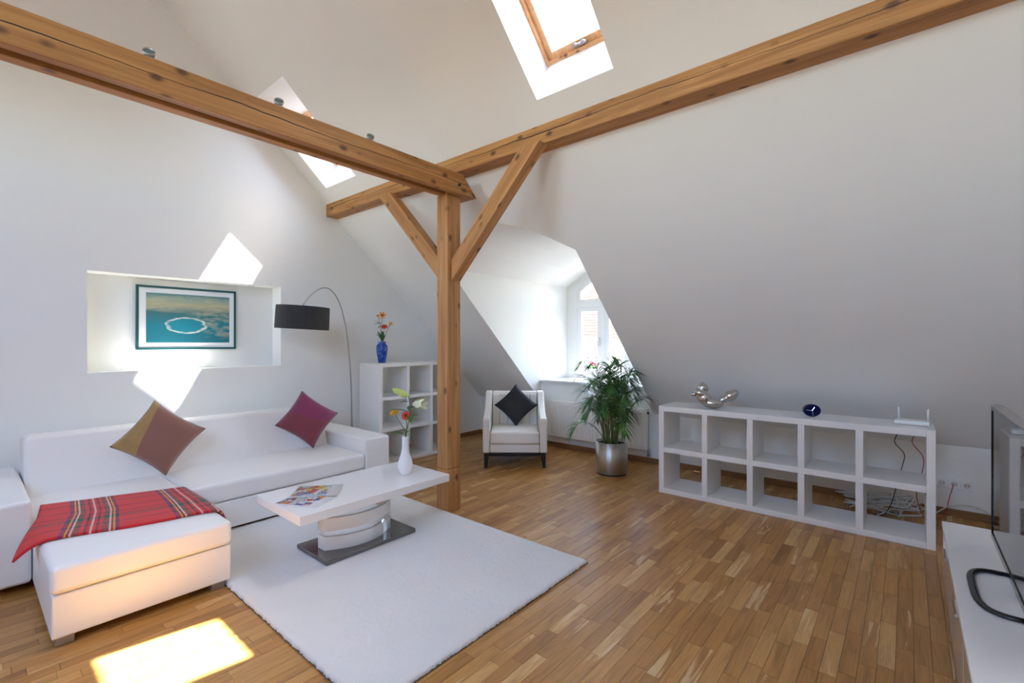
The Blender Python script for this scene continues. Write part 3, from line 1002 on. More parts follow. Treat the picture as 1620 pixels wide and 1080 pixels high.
low = cube_shelf('cube_shelf', 'long low white cube shelf of two rows by the knee wall', 4.09, 4.48, -0.14, 1.72, 0.78, 5, 2, 'y', 0.044, 0.047)
part(low, 'sunlit_spot', box_vf(4.0885, 4.0905, 1.302, 1.338, 0.606, 0.656), 'sun_spot')  # thin cream square standing in for a small spot of sunlight
cube_shelf('cube_shelf', 'square white cube shelf of three rows in the corner by the picture wall', 2.936, 4.050, 4.362, 4.752, 1.12, 3, 3, 'x', 0.036, 0.042)

# ------------------------------------------------------------------ rug
def make_rug():
    x0, x1, y0, y1 = RUG
    r = thing('rug', 'large white deep pile rug under the coffee table', 'rug', ((x0 + x1) / 2, (y0 + y1) / 2, 0))
    nx, ny = 170, 240
    rg = random.Random(3)
    vv, ff = [], []
    for j in range(ny + 1):
        for i in range(nx + 1):
            x = x0 + (x1 - x0) * i / nx
            y_ = y0 + (y1 - y0) * j / ny
            e = min(i, nx - i, j, ny - j)
            z = 0.023 + rg.uniform(-0.0016, 0.0016) - (0.007 if e == 0 else 0.002 if e == 1 else 0)
            z += 0.0015 * noise.noise((x * 3, y_ * 3, 0))
            # the corner at the day bed is curled in a little
            if j == 0 or i == 0 or i == nx or j == ny:
                x += rg.uniform(-0.004, 0.004)
                y_ += rg.uniform(-0.004, 0.004)
            vv.append((x + rg.uniform(-.002, .002), y_ + rg.uniform(-.002, .002), z))
    for j in range(ny):
        for i in range(nx):
            a = j * (nx + 1) + i
            ff.append((a, a + 1, a + nx + 2, a + nx + 1))
    k = len(vv)
    border = [i for i in range(nx + 1)] + [j * (nx + 1) + nx for j in range(1, ny + 1)] + [ny * (nx + 1) + i for i in range(nx - 1, -1, -1)] + [j * (nx + 1) for j in range(ny - 1, 0, -1)]
    for q in border:
        vv.append((vv[q][0], vv[q][1], 0.006))
    m = len(border)
    for i in range(m):
        ff.append((border[i], border[(i + 1) % m], k + (i + 1) % m, k + i))
    part(r, 'pile', (vv, ff), 'rug', smooth=True)
    part(r, 'backing', box_vf(x0 - 0.002, x1 + 0.002, y0 - 0.002, y1 + 0.002, 0.0006, 0.006), 'rug_backing')
make_rug()

# ------------------------------------------------------------------ sofa with day bed
sofa = thing('corner_sofa', 'white leather corner sofa with day bed along the picture wall', 'sofa', (1.28, 4.2, 0))
SF = 3.66
def cushion_box(x0, x1, y0, y1, z0, z1, r=0.03, crown=0.008, n=14):
    """upholstered block with a softly crowned top"""
    bm = bmesh.new()
    vv, ff = [], []
    for j in range(n + 1):
        for i in range(n + 1):
            u, w = i / n, j / n
            vv.append((x0 + (x1 - x0) * u, y0 + (y1 - y0) * w, z1 + crown * (1 - (2 * u - 1) ** 4) * (1 - (2 * w - 1) ** 4)))
    for j in range(n):
        for i in range(n):
            a = j * (n + 1) + i
            ff.append((a, a + 1, a + n + 2, a + n + 1))
    k = len(vv)
    br = [i for i in range(n + 1)] + [j * (n + 1) + n for j in range(1, n + 1)] + [n * (n + 1) + i for i in range(n - 1, -1, -1)] + [j * (n + 1) for j in range(n - 1, 0, -1)]
    for q in br:
        vv.append((vv[q][0], vv[q][1], z0))
    m = len(br)
    for i in range(m):
        ff.append((br[i], br[(i + 1) % m], k + (i + 1) % m, k + i))
    ff.append(tuple(k + i for i in range(m)))
    bm.free()
    return vv, ff
SOFT = dict(bevel=0.028, seg=4)
part(sofa, 'base', box_vf(0.985, 2.31, SF + 0.004, 4.78, 0.04, 0.232), 'leather', bevel=0.008, seg=3)
part(sofa, 'seat_cushion', cushion_box(0.985, 2.315, SF - 0.006, 4.40, 0.236, 0.372), 'leather', **SOFT)
part(sofa, 'day_bed_base', box_vf(0.262, 0.978, 2.875, 4.78, 0.04, 0.232), 'leather', bevel=0.008, seg=3)
part(sofa, 'day_bed_cushion', cushion_box(0.255, 0.982, 2.862, 4.40, 0.236, 0.366), 'leather', **SOFT)
part(sofa, 'backrest', prism_vf([(4.27, 0.365), (4.42, 0.705), (4.46, 0.725), (4.66, 0.715), (4.72, 0.66), (4.74, 0.24), (4.27, 0.24)], 0, 0.268, 2.312), 'leather', bevel=0.03, seg=4)
part(sofa, 'armrest', box_vf(0.0, 0.258, SF, 4.76, 0.04, 0.49), 'leather', bevel=0.022, seg=4)
part(sofa, 'armrest', box_vf(2.318, 2.572, SF - 0.005, 4.76, 0.04, 0.50), 'leather', bevel=0.022, seg=4)
for (lx, ly) in ((0.275, 2.90), (0.885, 2.90)):
    part(sofa, 'leg', box_vf(lx, lx + 0.065, ly - 0.012, ly + 0.05, 0, 0.042), 'grey_metal', bevel=0.004)
for (lx, ly) in ((0.02, SF + 0.06), (2.48, SF + 0.06), (0.02, 4.66), (2.48, 4.66)):
    part(sofa, 'leg', box_vf(lx, lx + 0.065, ly, ly + 0.06, 0.0, 0.042), 'grey_metal', bevel=0.004)

# tartan throw across the day bed
def make_throw():
    nu, nv = 60, 34
    vv, uv, ff = [], [], []
    for j in range(nv + 1):
        w = j / nv
        xl = 0.165 + 0.108 * min(1, w / 0.55) + 0.04 * max(0, (w - 0.55) / 0.45)
        for i in range(nu + 1):
            u = i / nu
            L = 0.90
            x = xl + (1.045 - xl) * u
            yb = 3.262 + (3.035 - 3.262) * u
            yt = 3.945 + (3.69 - 3.945) * u
            y_ = yb + (yt - yb) * w + 0.012 * math.sin(u * 9) * (1 - w)
            z = 0.3815 + 0.003 * noise.noise((x * 7, y_ * 7, 2))
            # hanging ends
            if x < 0.30:
                z -= 4.0 * (0.30 - x) ** 2 * max(0.0, 1 - w * 1.1)
            if x > 0.975:
                t = x - 0.975
                z -= t * 1.25
                x = 0.975 + t * 0.42 + 0.012
            # rolled front fold
            fold = max(0, 1 - w / 0.09)
            z -= 0.003 * fold
            vv.append((x, y_, z))
            uv.append((u, w))
    for j in range(nv):
        for i in range(nu):
            a = j * (nu + 1) + i
            ff.append((a, a + 1, a + nu + 2, a + nu + 1))
    o = mesh_obj('throw_blanket', vv, ff, 'tartan', None, smooth=True, uv=uv)
    s = o.modifiers.new('thickness', 'SOLIDIFY')
    s.thickness = 0.010
    s.offset = 0.0
    tag(o, 'red tartan wool throw laid across the day bed of the sofa', 'blanket')
make_throw()

# ------------------------------------------------------------------ cushions
def cushion(name, label, centre, size, thick, mat, normal, spin, dent=0.0, seed=0):
    """square scatter cushion; normal = outward direction of its face"""
    n = 26
    rg = random.Random(seed)
    vv, uv, ff = [], [], []
    def shape(u, w, sgn):
        a, b = 2 * u - 1, 2 * w - 1
        # pinched sides, full corners
        k = 1 - 0.10 * (1 - b * b) * abs(a) ** 3
        k2 = 1 - 0.10 * (1 - a * a) * abs(b) ** 3
        h = thick * ((1 - a ** 4) * (1 - b ** 4)) ** 0.55 * 0.5
        h += 0.004 * noise.noise((a * 2.5 + seed, b * 2.5, sgn)) * (1 - max(abs(a), abs(b)))
        return (a * k * size / 2, b * k2 * size / 2, sgn * h)
    for sgn in (1, -1):
        for j in range(n + 1):
            for i in range(n + 1):
                vv.append(shape(i / n, j / n, sgn))
                uv.append((i / n, j / n))
    N = (n + 1) ** 2
    for s in range(2):
        for j in range(n):
            for i in range(n):
                a = s * N + j * (n + 1) + i
                ff.append((a, a + 1, a + n + 2, a + n + 1))
    nz = Vector(normal).normalized()
    up = Vector((0, 0, 1))
    xx = up.cross(nz).normalized()
    yy = nz.cross(xx)
    rot = Matrix((xx, yy, nz)).transposed().to_4x4() @ Matrix.Rotation(spin, 4, 'Z')
    root = thing(name, label, 'cushion', centre)
    o = mesh_obj('cover', vv, ff, mat, root, smooth=True, uv=uv)
    bm = bmesh.new()
    bm.from_mesh(o.data)
    bmesh.ops.remove_doubles(bm, verts=bm.verts, dist=0.0004)
    bmesh.ops.recalc_face_normals(bm, faces=bm.faces)
    bm.to_mesh(o.data)
    bm.free()
    o.data.transform(rot)
    # seam cord round the edge
    pts = []
    for i in range(n):
        pts.append(shape(i / n, 0, 0))
    for i in range(n):
        pts.append(shape(1, i / n, 0))
    for i in range(n):
        pts.append(shape(1 - i / n, 1, 0))
    for i in range(n):
        pts.append(shape(0, 1 - i / n, 0))
    c = lpart(root, 'seam', tube_vf(pts, 0.0022, 6, True), mat, smooth=True)
    c.data.transform(rot)
    return root
cushion('scatter_cushion', 'gold and brown two-cloth cushion propped on its corner on the sofa', (0.955, 4.20, 0.655), 0.400, 0.13, 'gold_cushion', (-0.25, -1, 0.36), R(52), seed=1)
cushion('scatter_cushion', 'plum purple cushion propped on its corner by the sofa armrest', (2.075, 4.225, 0.645), 0.385, 0.13, 'plum_cushion', (-0.30, -1, 0.38), R(52), seed=2)

# ------------------------------------------------------------------ coffee table
tbl = thing('coffee_table', 'white gloss pedestal coffee table with a dark steel base plate', 'table', (1.745, 2.82, 0.024))
part(tbl, 'table_top', box_vf(1.20, 2.29, 2.53, 3.11, 0.35, 0.402), 'gloss_white', bevel=0.003)
part(tbl, 'base_plate', box_vf(1.41, 2.07, 2.637, 3.015, 0.024, 0.050), 'plate_steel', bevel=0.003)
def lens_poly(x0, x1, ym, half_end, bulge, n=18, grow=0.0):
    p = []
    for i in range(n + 1):
        u = i / n
        p.append((x0 - grow + (x1 - x0 + 2 * grow) * u, ym - half_end - bulge * (1 - (2 * u - 1) ** 2) - grow))
    for i in range(n, -1, -1):
        u = i / n
        p.append((x0 - grow + (x1 - x0 + 2 * grow) * u, ym + half_end + bulge * (1 - (2 * u - 1) ** 2) + grow))
    return p
for nm, z0_, z1_, mt, g in (('lower_band', 0.050, 0.133, 'gloss_white', 0.0), ('chrome_band', 0.133, 0.170, 'chrome', -0.010), ('middle_band', 0.170, 0.252, 'gloss_white', 0.0),
                            ('chrome_band', 0.252, 0.288, 'chrome', -0.010), ('upper_band', 0.288, 0.350, 'gloss_white', 0.0)):
    part(tbl, nm, prism_vf(lens_poly(1.475, 1.965, 2.826, 0.040, 0.092, grow=g), 2, z0_, z1_), mt, bevel=0.0015)

# magazines on the table
def magazine(label, cx, cy, rot, w, h, z, mat):
    m = thing('magazine', label, 'magazine', (cx, cy, z), rot, 'magazines on the coffee table')
    lpart(m, 'pages', box_vf(-w / 2 + 0.001, w / 2 - 0.002, -h / 2 + 0.001, h / 2 - 0.001, 0, 0.0045), 'plastic_white')
    nn = 8
    vv, uv, ff = [], [], []
    for j in (0, 1):
        for i in range(nn + 1):
            vv.append((-w / 2 + w * i / nn, -h / 2 + h * j, 0.0048 + 0.0035 * (i / nn) ** 3))
            uv.append((i / nn, j))
    for i in range(nn):
        ff.append((i, i + 1, nn + 2 + i, nn + 1 + i))
    o = mesh_obj('cover', vv, ff, mat, m, smooth=True, uv=uv)
    s = o.modifiers.new('thickness', 'SOLIDIFY')
    s.thickness = 0.0006
magazine('white and red covered magazine, lower of the two on the coffee table', 1.3485, 2.7595, R(27.7 - 180), 0.200, 0.28, 0.402, 'mag_a')
magazine('colourful magazine lying on top of the other on the coffee table', 1.470, 2.865, R(50 - 180), 0.222, 0.28, 0.4085, 'mag_b')

# ------------------------------------------------------------------ vases and flowers
bottle = mesh_obj('bottle_vase', *lathe_vf([(0.030, 0.0), (0.036, 0.004), (0.048, 0.03), (0.054, 0.062), (0.050, 0.095), (0.037, 0.130), (0.027, 0.165), (0.0235, 0.20), (0.0235, 0.245), (0.026, 0.272), (0.0225, 0.272), (0.020, 0.262), (0.020, 0.20)], 36), 'ceramic', smooth=True)
bottle.location = (2.085, 2.775, 0.402)
tag(bottle, 'white ceramic bottle vase on the coffee table', 'vase')
bv = mesh_obj('blue_vase', *lathe_vf([(0.036, 0.0), (0.040, 0.004), (0.046, 0.04), (0.058, 0.11), (0.064, 0.160), (0.058, 0.195), (0.042, 0.214), (0.038, 0.222), (0.050, 0.237), (0.046, 0.238), (0.034, 0.224), (0.034, 0.18)], 36), 'blue_vase', smooth=True)
bv.location = (3.075, 4.52, 1.12)
tag(bv, 'cobalt blue glass vase on the corner cube shelf', 'vase')

def petal_vf(length, width, lift, curl, n=5):
    vv, ff = [], []
    for i in range(n + 1):
        u = i / n
        w = width * math.sin(math.pi * min(1, 0.12 + u * 0.86)) ** 0.7 * 0.5
        z = lift * u + curl * u * u
        vv += [(u * length, -w, z), (u * length, 0, z - width * 0.12), (u * length, w, z)]
    for i in range(n):
        a = 3 * i
        ff += [(a, a + 1, a + 4, a + 3), (a + 1, a + 2, a + 5, a + 4)]
    return vv, ff

def xf(vf, m):
    return [m @ Vector(p) for p in vf[0]], vf[1]

def aim(loc, direction):
    d = Vector(direction).normalized()
    return Matrix.Translation(loc) @ d.to_track_quat('Z', 'Y').to_matrix().to_4x4()

def gerbera(label, base, path, radius, mat, centre, face, layers=((16, 1.0, 0.10), (14, 0.75, 0.35)), leaves=()):
    """one cut flower: stem, petals, centre, leaves (all points relative to base)"""
    g = thing('cut_flower', label, 'flower', base)
    lpart(g, 'stem', tube_vf(bez(path, 6), 0.0028, 6), 'stem', smooth=True)
    top = Vector(path[-1])
    m = aim(top, face)
    pv = []
    for (cnt, sc, lift) in layers:
        for k in range(cnt):
            pv.append(xf(petal_vf(radius * sc, radius * 0.34, radius * lift, -radius * 0.10), m @ Matrix.Rotation(2 * math.pi * (k + 0.5 * lift) / cnt, 4, 'Z')))
    lpart(g, 'petals', join_vf(pv), mat, smooth=True)
    lpart(g, 'centre', xf(lathe_vf([(radius * 0.30, 0.0), (radius * 0.28, radius * 0.10), (radius * 0.12, radius * 0.16)], 14), m), centre, smooth=True)
    lpart(g, 'calyx', xf(lathe_vf([(0.003, -radius * 0.35), (radius * 0.22, -radius * 0.08), (radius * 0.25, 0)], 10), m), 'stem', smooth=True)
    for (p, d, ll, ww) in leaves:
        lpart(g, 'leaf', leaf_vf(p, d, ll, ww), 'leaf', smooth=True)
    return g

def leaf_vf(p, d, length, width, droop=0.25, n=8):
    p, d = Vector(p), Vector(d).normalized()
    side = d.cross(Vector((0, 0, 1)))
    if side.length < 1e-3:
        side = Vector((1, 0, 0))
    side.normalize()
    nrm = side.cross(d)
    vv, ff = [], []
    for i in range(n + 1):
        u = i / n
        w = width * 0.5 * math.sin(math.pi * (0.04 + 0.96 * u)) ** 0.8
        c = p + d * (length * u) + Vector((0, 0, -droop * length * u * u))
        vv += [c - side * w + nrm * w * 0.35, c, c + side * w + nrm * w * 0.35]
    for i in range(n):
        a = 3 * i
        ff += [(a, a + 1, a + 4, a + 3), (a + 1, a + 2, a + 5, a + 4)]
    return vv, ff

FW = Vector((math.sin(YAW), math.cos(YAW), 0))
RT = Vector((math.cos(YAW), -math.sin(YAW), 0))
def rel(a, b, z):       # a metres to the picture's right, b away from the viewer side, z up
    return RT * a + FW * b + Vector((0, 0, z))
FACE = (-FW * 0.8 + Vector((0, 0, 0.6)))
# in the bottle vase (mouth at z .27)
B0 = Vector((2.085, 2.775, 0.402))
gerbera('yellow gerbera leaning out of the white bottle vase', B0, [rel(0.004, 0, 0.10), rel(0.0, 0, 0.29), rel(-0.025, 0, 0.35), rel(-0.078, -0.01, 0.445)], 0.036, 'yellow_petal', 'gold_centre', rel(-0.15, -0.45, 0.9),
        leaves=((rel(-0.006, 0, 0.285), rel(-1, -0.3, 0.45), 0.11, 0.045),))
gerbera('red gerbera upright in the white bottle vase', B0, [rel(-0.004, 0, 0.10), rel(0.004, 0, 0.29), rel(0.012, -0.005, 0.34), rel(0.008, -0.02, 0.425)], 0.036, 'red_petal', 'dark_centre', rel(0.0, -1, 0.45),
        leaves=((rel(0.004, 0, 0.29), rel(0.7, -0.4, 0.8), 0.06, 0.022),))
lily = thing('lily_stem', 'lily stem with a green bud and a pale bloom in the white bottle vase', 'flower', B0)
lp = [rel(0.0, 0.006, 0.10), rel(0.006, 0.006, 0.29), rel(0.028, 0.01, 0.40), rel(0.030, 0.012, 0.50), rel(0.020, 0.012, 0.565)]
lpart(lily, 'stem', tube_vf(bez(lp, 6), 0.0034, 6), 'stem', smooth=True)
def bud_vf(p, d, length, w):
    return xf(lathe_vf([(0.003, 0), (w * 0.45, length * 0.2), (w * 0.5, length * 0.5), (w * 0.42, length * 0.75), (w * 0.18, length * 0.95), (0.001, length)], 12), aim(p, d))
lpart(lily, 'bud', bud_vf(rel(0.020, 0.012, 0.56), rel(-0.9, 0, 0.42), 0.130, 0.050), 'lily_green', smooth=True)
lpart(lily, 'bud_stalk', tube_vf(bez([rel(0.028, 0.01, 0.47), rel(0.05, 0.0, 0.495), rel(0.062, -0.004, 0.505)], 5), 0.0028, 6), 'stem', smooth=True)
pv = []
mm = aim(rel(0.060, -0.004, 0.505), rel(1, -0.35, 0.12))
for k in range(6):
    pv.append(xf(petal_vf(0.105, 0.052, 0.0, 0.0), mm @ Matrix.Rotation(k * math.pi / 3, 4, 'Z') @ Matrix.Rotation(R(-72 + (k % 2) * 8), 4, 'Y')))
lpart(lily, 'bloom', join_vf(pv), 'lily_white', smooth=True)
for (p, d, ll, ww) in ((rel(0.028, 0.01, 0.47), rel(0.8, -0.2, 0.5), 0.10, 0.030), (rel(0.026, 0.01, 0.445), rel(-1, -0.3, 0.42), 0.15, 0.036), (rel(0.028, 0.01, 0.43), rel(0.25, -0.8, -0.2), 0.10, 0.045),
                       (rel(0.026, 0.01, 0.52), rel(-0.6, -0.5, 0.2), 0.07, 0.03), (rel(0.02, 0.01, 0.41), rel(0.9, 0.2, 0.35), 0.08, 0.022), (rel(0.024, 0.01, 0.49), rel(0.2, -0.9, -0.4), 0.05, 0.026)):
    lpart(lily, 'leaf', leaf_vf(p, d, ll, ww), 'leaf', smooth=True)
# in the blue vase (mouth at z .237)
V0 = Vector((3.075, 4.52, 1.12))
gerbera('tall orange bloom in the blue vase', V0, [rel(0.0, 0, 0.08), rel(-0.004, 0, 0.25), rel(-0.004, 0, 0.40), rel(0.008, -0.01, 0.535)], 0.046, 'orange_petal', 'dark_centre', rel(0.15, -1, 0.35), layers=((6, 1.0, 0.15), (6, 0.9, 0.4)),
        leaves=((rel(-0.004, 0, 0.44), rel(-0.9, -0.3, 0.1), 0.09, 0.040), (rel(-0.004, 0, 0.42), rel(-0.5, -0.6, -0.4), 0.06, 0.026), (rel(-0.004, 0, 0.50), rel(-0.3, 0, 1), 0.08, 0.024)))
gerbera('half-open orange bud beside the tall bloom in the blue vase', V0, [rel(-0.006, 0, 0.08), rel(-0.012, 0, 0.26), rel(-0.02, 0, 0.42), rel(-0.038, -0.01, 0.52)], 0.026, 'orange_petal', 'gold_centre', rel(-0.3, -0.5, 0.8), layers=((6, 1.0, 0.9), (5, 0.8, 1.1)),
        leaves=((rel(-0.02, 0, 0.44), rel(-0.9, -0.2, 0.7), 0.085, 0.03), (rel(-0.012, 0, 0.26), rel(-0.5, -0.3, 0.9), 0.13, 0.026)))
gerbera('red gerbera low in the blue vase', V0, [rel(0.006, 0, 0.08), rel(0.010, 0, 0.25), rel(0.022, -0.01, 0.33), rel(0.034, -0.02, 0.405)], 0.042, 'red_petal', 'dark_centre', rel(0.1, -0.7, 0.8),
        leaves=((rel(0.006, 0, 0.25), rel(0.1, -0.3, 1), 0.15, 0.036), (rel(0.0, -0.01, 0.24), rel(-0.25, -0.3, 1), 0.17, 0.042)))
gerbera('yellow bloom leaning right in the blue vase', V0, [rel(0.010, 0, 0.08), rel(0.018, 0, 0.25), rel(0.05, 0, 0.34), rel(0.094, -0.005, 0.435)], 0.036, 'yellow_petal', 'gold_centre', rel(0.5, -0.3, 0.8), layers=((6, 1.0, 0.5), (5, 0.8, 0.8)),
        leaves=((rel(0.014, 0, 0.245), rel(0.35, -0.2, 1), 0.11, 0.022),))

# ------------------------------------------------------------------ framed picture in the niche
pic = thing('framed_picture', 'seascape print in a thin dark teal frame hung in the niche', 'picture', (1.365, y2, 1.568))
PX_, PZ_ = (0.976, 1.754), (1.288, 1.849)
yf = y2 - 0.022
fr = []
for (a, b, c_, d) in ((PX_[0], PX_[1], PZ_[1] - 0.018, PZ_[1]), (PX_[0], PX_[1], PZ_[0], PZ_[0] + 0.018), (PX_[0], PX_[0] + 0.018, PZ_[0] + 0.018, PZ_[1] - 0.018), (PX_[1] - 0.018, PX_[1], PZ_[0] + 0.018, PZ_[1] - 0.018)):
    fr.append(box_vf(a, b, yf, y2 - 0.001, c_, d))
part(pic, 'frame', join_vf(fr), 'teal_frame')
part(pic, 'mat_board', box_vf(PX_[0] + 0.016, PX_[1] - 0.016, yf + 0.008, y2 - 0.002, PZ_[0] + 0.016, PZ_[1] - 0.016), 'mat_board')
ix0, ix1, iz0, iz1 = 1.045, 1.697, 1.350, 1.786
l = Vector(pic.location)
o = mesh_obj('print', [Vector(p) - l for p in ((ix0, yf + 0.007, iz0), (ix1, yf + 0.007, iz0), (ix1, yf + 0.007, iz1), (ix0, yf + 0.007, iz1))], [(0, 1, 2, 3)], 'picture', pic, uv=[(0, 0), (1, 0), (1, 1), (0, 1)])

# ------------------------------------------------------------------ arc lamp
LB = Vector((2.755, 4.60, 0))
lamp = thing('arc_floor_lamp', 'arc floor lamp with a wide black drum shade leaning over the sofa', 'lamp', LB)
lpart(lamp, 'base', lathe_vf([(0.13, 0.0), (0.13, 0.022), (0.12, 0.028), (0.02, 0.030), (0.016, 0.06)], 36), 'grey_metal', smooth=False)
# pole points (world), kept in the vertical plane through base and shade
SHC = Vector((2.115, 4.40, 1.585))
dirp = (Vector((SHC.x, SHC.y, 0)) - LB).normalized()
span = (Vector((SHC.x, SHC.y, 0)) - LB).length
prof = [(0.0, 0.03), (0.005, 0.45), (0.02, 0.9), (0.052, 1.25), (0.11, 1.55), (0.19, 1.76), (0.29, 1.875), (0.39, 1.90), (0.50, 1.862), (0.60, 1.785), (0.66, 1.715), (span, 1.700)]
pts = [dirp * a + Vector((0, 0, z)) for a, z in prof[:-1]]
lpart(lamp, 'pole', tube_vf(bez(pts, 6), [0.0085 - 0.0035 * i / (6 * (len(pts) - 1)) for i in range(6 * (len(pts) - 1) + 1)], 10), 'grey_metal', smooth=True)
tilt = Matrix.Translation(SHC - LB) @ Matrix.Rotation(R(-3.0), 4, RT.cross(Vector((0, 0, 1)))) 
def shade_vf(r0, r1, h):
    vv, ff = [], []
    n = 48
    for (r, z) in ((r0, -h / 2), (r1, h / 2), (r1 - 0.004, h / 2), (r0 - 0.004, -h / 2)):
        for i in range(n):
            a = 2 * math.pi * i / n
            vv.append((r * math.cos(a), r * math.sin(a), z))
    for k in range(4):
        for i in range(n):
            j = (i + 1) % n
            k2 = (k + 1) % 4
            ff.append((k * n + i, k * n + j, k2 * n + j, k2 * n + i))
    return vv, ff
sh = lpart(lamp, 'shade', shade_vf(0.240, 0.236, 0.215), 'shade', smooth=False)
sh.data.transform(tilt)
df = lpart(lamp, 'diffuser', lathe_vf([(0.230, -0.096), (0.230, -0.092)], 40), 'plastic_white')
df.data.transform(tilt)
sp = lpart(lamp, 'spider', join_vf([tube_vf([(-0.232, 0, 0.095), (0.232, 0, 0.095)], 0.003, 6), tube_vf([(0, -0.232, 0.095), (0, 0.232, 0.095)], 0.003, 6), tube_vf([(0, 0, -0.05), (0, 0, 0.14)], 0.008, 8)]), 'grey_metal')
sp.data.transform(tilt)

# ------------------------------------------------------------------ armchair
ch = thing('armchair', 'white leather armchair with black legs in front of the dormer', 'armchair', (4.115, 3.440, 0), -YAW)
side_poly = [(-0.355, 0.165), (-0.36, 0.50), (-0.345, 0.535), (-0.22, 0.545), (-0.02, 0.585), (0.12, 0.675), (0.20, 0.765), (0.33, 0.768), (0.36, 0.16)]
for sg in (-1, 1):
    xa, xb = sorted((sg * 0.345, sg * 0.268))
    lpart(ch, 'armrest', prism_vf(side_poly, 0, xa, xb), 'leather_warm', bevel=0.016, seg=4)
lpart(ch, 'backrest', prism_vf([(0.17, 0.28), (0.21, 0.74), (0.225, 0.762), (0.33, 0.765), (0.355, 0.16), (0.17, 0.16)], 0, -0.266, 0.266), 'leather_warm', bevel=0.018, seg=4)
for k in range(6):
    x0_ = -0.262 + k * 0.0875
    lpart(ch, 'back_channel', prism_vf([(0.145, 0.36), (0.185, 0.735), (0.205, 0.745), (0.205, 0.36)], 0, x0_ + 0.001, x0_ + 0.0865), 'leather_warm', bevel=0.014, seg=3)
lpart(ch, 'seat_base', box_vf(-0.266, 0.266, -0.345, 0.17, 0.165, 0.258), 'leather_warm', bevel=0.012, seg=3)
lpart(ch, 'seat_cushion', cushion_box(-0.264, 0.264, -0.372, 0.15, 0.262, 0.392, crown=0.016), 'leather_warm', bevel=0.022, seg=4)
lpart(ch, 'rail', box_vf(-0.333, 0.333, -0.345, 0.345, 0.128, 0.166), 'dark_wood', bevel=0.004)
for sx in (-1, 1):
    for sy in (-1, 1):
        cx_, cy_ = sx * 0.305, sy * 0.312
        t_, b_ = 0.026, 0.015
        ox, oy = sx * 0.010, sy * 0.012
        vv = [(cx_ + ox + i * b_, cy_ + oy + j * b_, 0) for i, j in ((-1, -1), (1, -1), (1, 1), (-1, 1))] + [(cx_ + i * t_, cy_ + j * t_, 0.13) for i, j in ((-1, -1), (1, -1), (1, 1), (-1, 1))]
        lpart(ch, 'leg', (vv, box_vf(0, 1, 0, 1, 0, 1)[1]), 'dark_wood', bevel=0.003)
cc = Vector((4.115, 3.440, 0)) + FW * 0.035 + RT * 0.015 + Vector((0, 0, 0.628))
cushion('scatter_cushion', 'black cushion propped on its corner in the white armchair', cc, 0.355, 0.12, 'black_cloth', (-FW * 1.0 + Vector((0, 0, 0.42))), R(45), seed=3)

# ------------------------------------------------------------------ radiator
rad = thing('radiator', 'white panel radiator under the dormer window sill', 'radiator', (4.93, 2.87, 0.14))
ry0, ry1, rz0, rz1 = 2.205, 3.545, 0.150, 0.600
part(rad, 'body', box_vf(4.905, 4.965, ry0, ry1, rz0, rz1), 'radiator', bevel=0.006)
nfin = 40
for k in range(nfin):
    yy = ry0 + 0.03 + (ry1 - ry0 - 0.06) * (k + 0.5) / nfin
    wv = (ry1 - ry0 - 0.06) / nfin
    part(rad, 'flute', prism_vf([(4.9055, yy - wv * 0.36), (4.899, yy - wv * 0.22), (4.899, yy + wv * 0.22), (4.9055, yy + wv * 0.36)], 2, rz0 + 0.03, rz1 - 0.035), 'radiator')
part(rad, 'top_grille', box_vf(4.908, 4.985, ry0 + 0.004, ry1 - 0.004, rz1 - 0.004, rz1 + 0.006), 'radiator', bevel=0.002)
part(rad, 'valve', tube_vf([(4.94, ry0 - 0.005, 0.15), (4.94, ry0 - 0.005, 0.10), (4.965, ry0 + 0.01, 0.085), (5.0, ry0 + 0.01, 0.085)], 0.012, 8), 'grey_metal', smooth=True)
part(rad, 'vent_plug', tube_vf([(4.935, ry0 - 0.014, 0.565), (4.935, ry0 + 0.004, 0.565)], 0.012, 10), 'black', smooth=True)
for yy in (2.45, 3.30):
    part(rad, 'wall_bracket', box_vf(4.962, 5.0, yy, yy + 0.03, 0.25, 0.52), 'grey_metal')

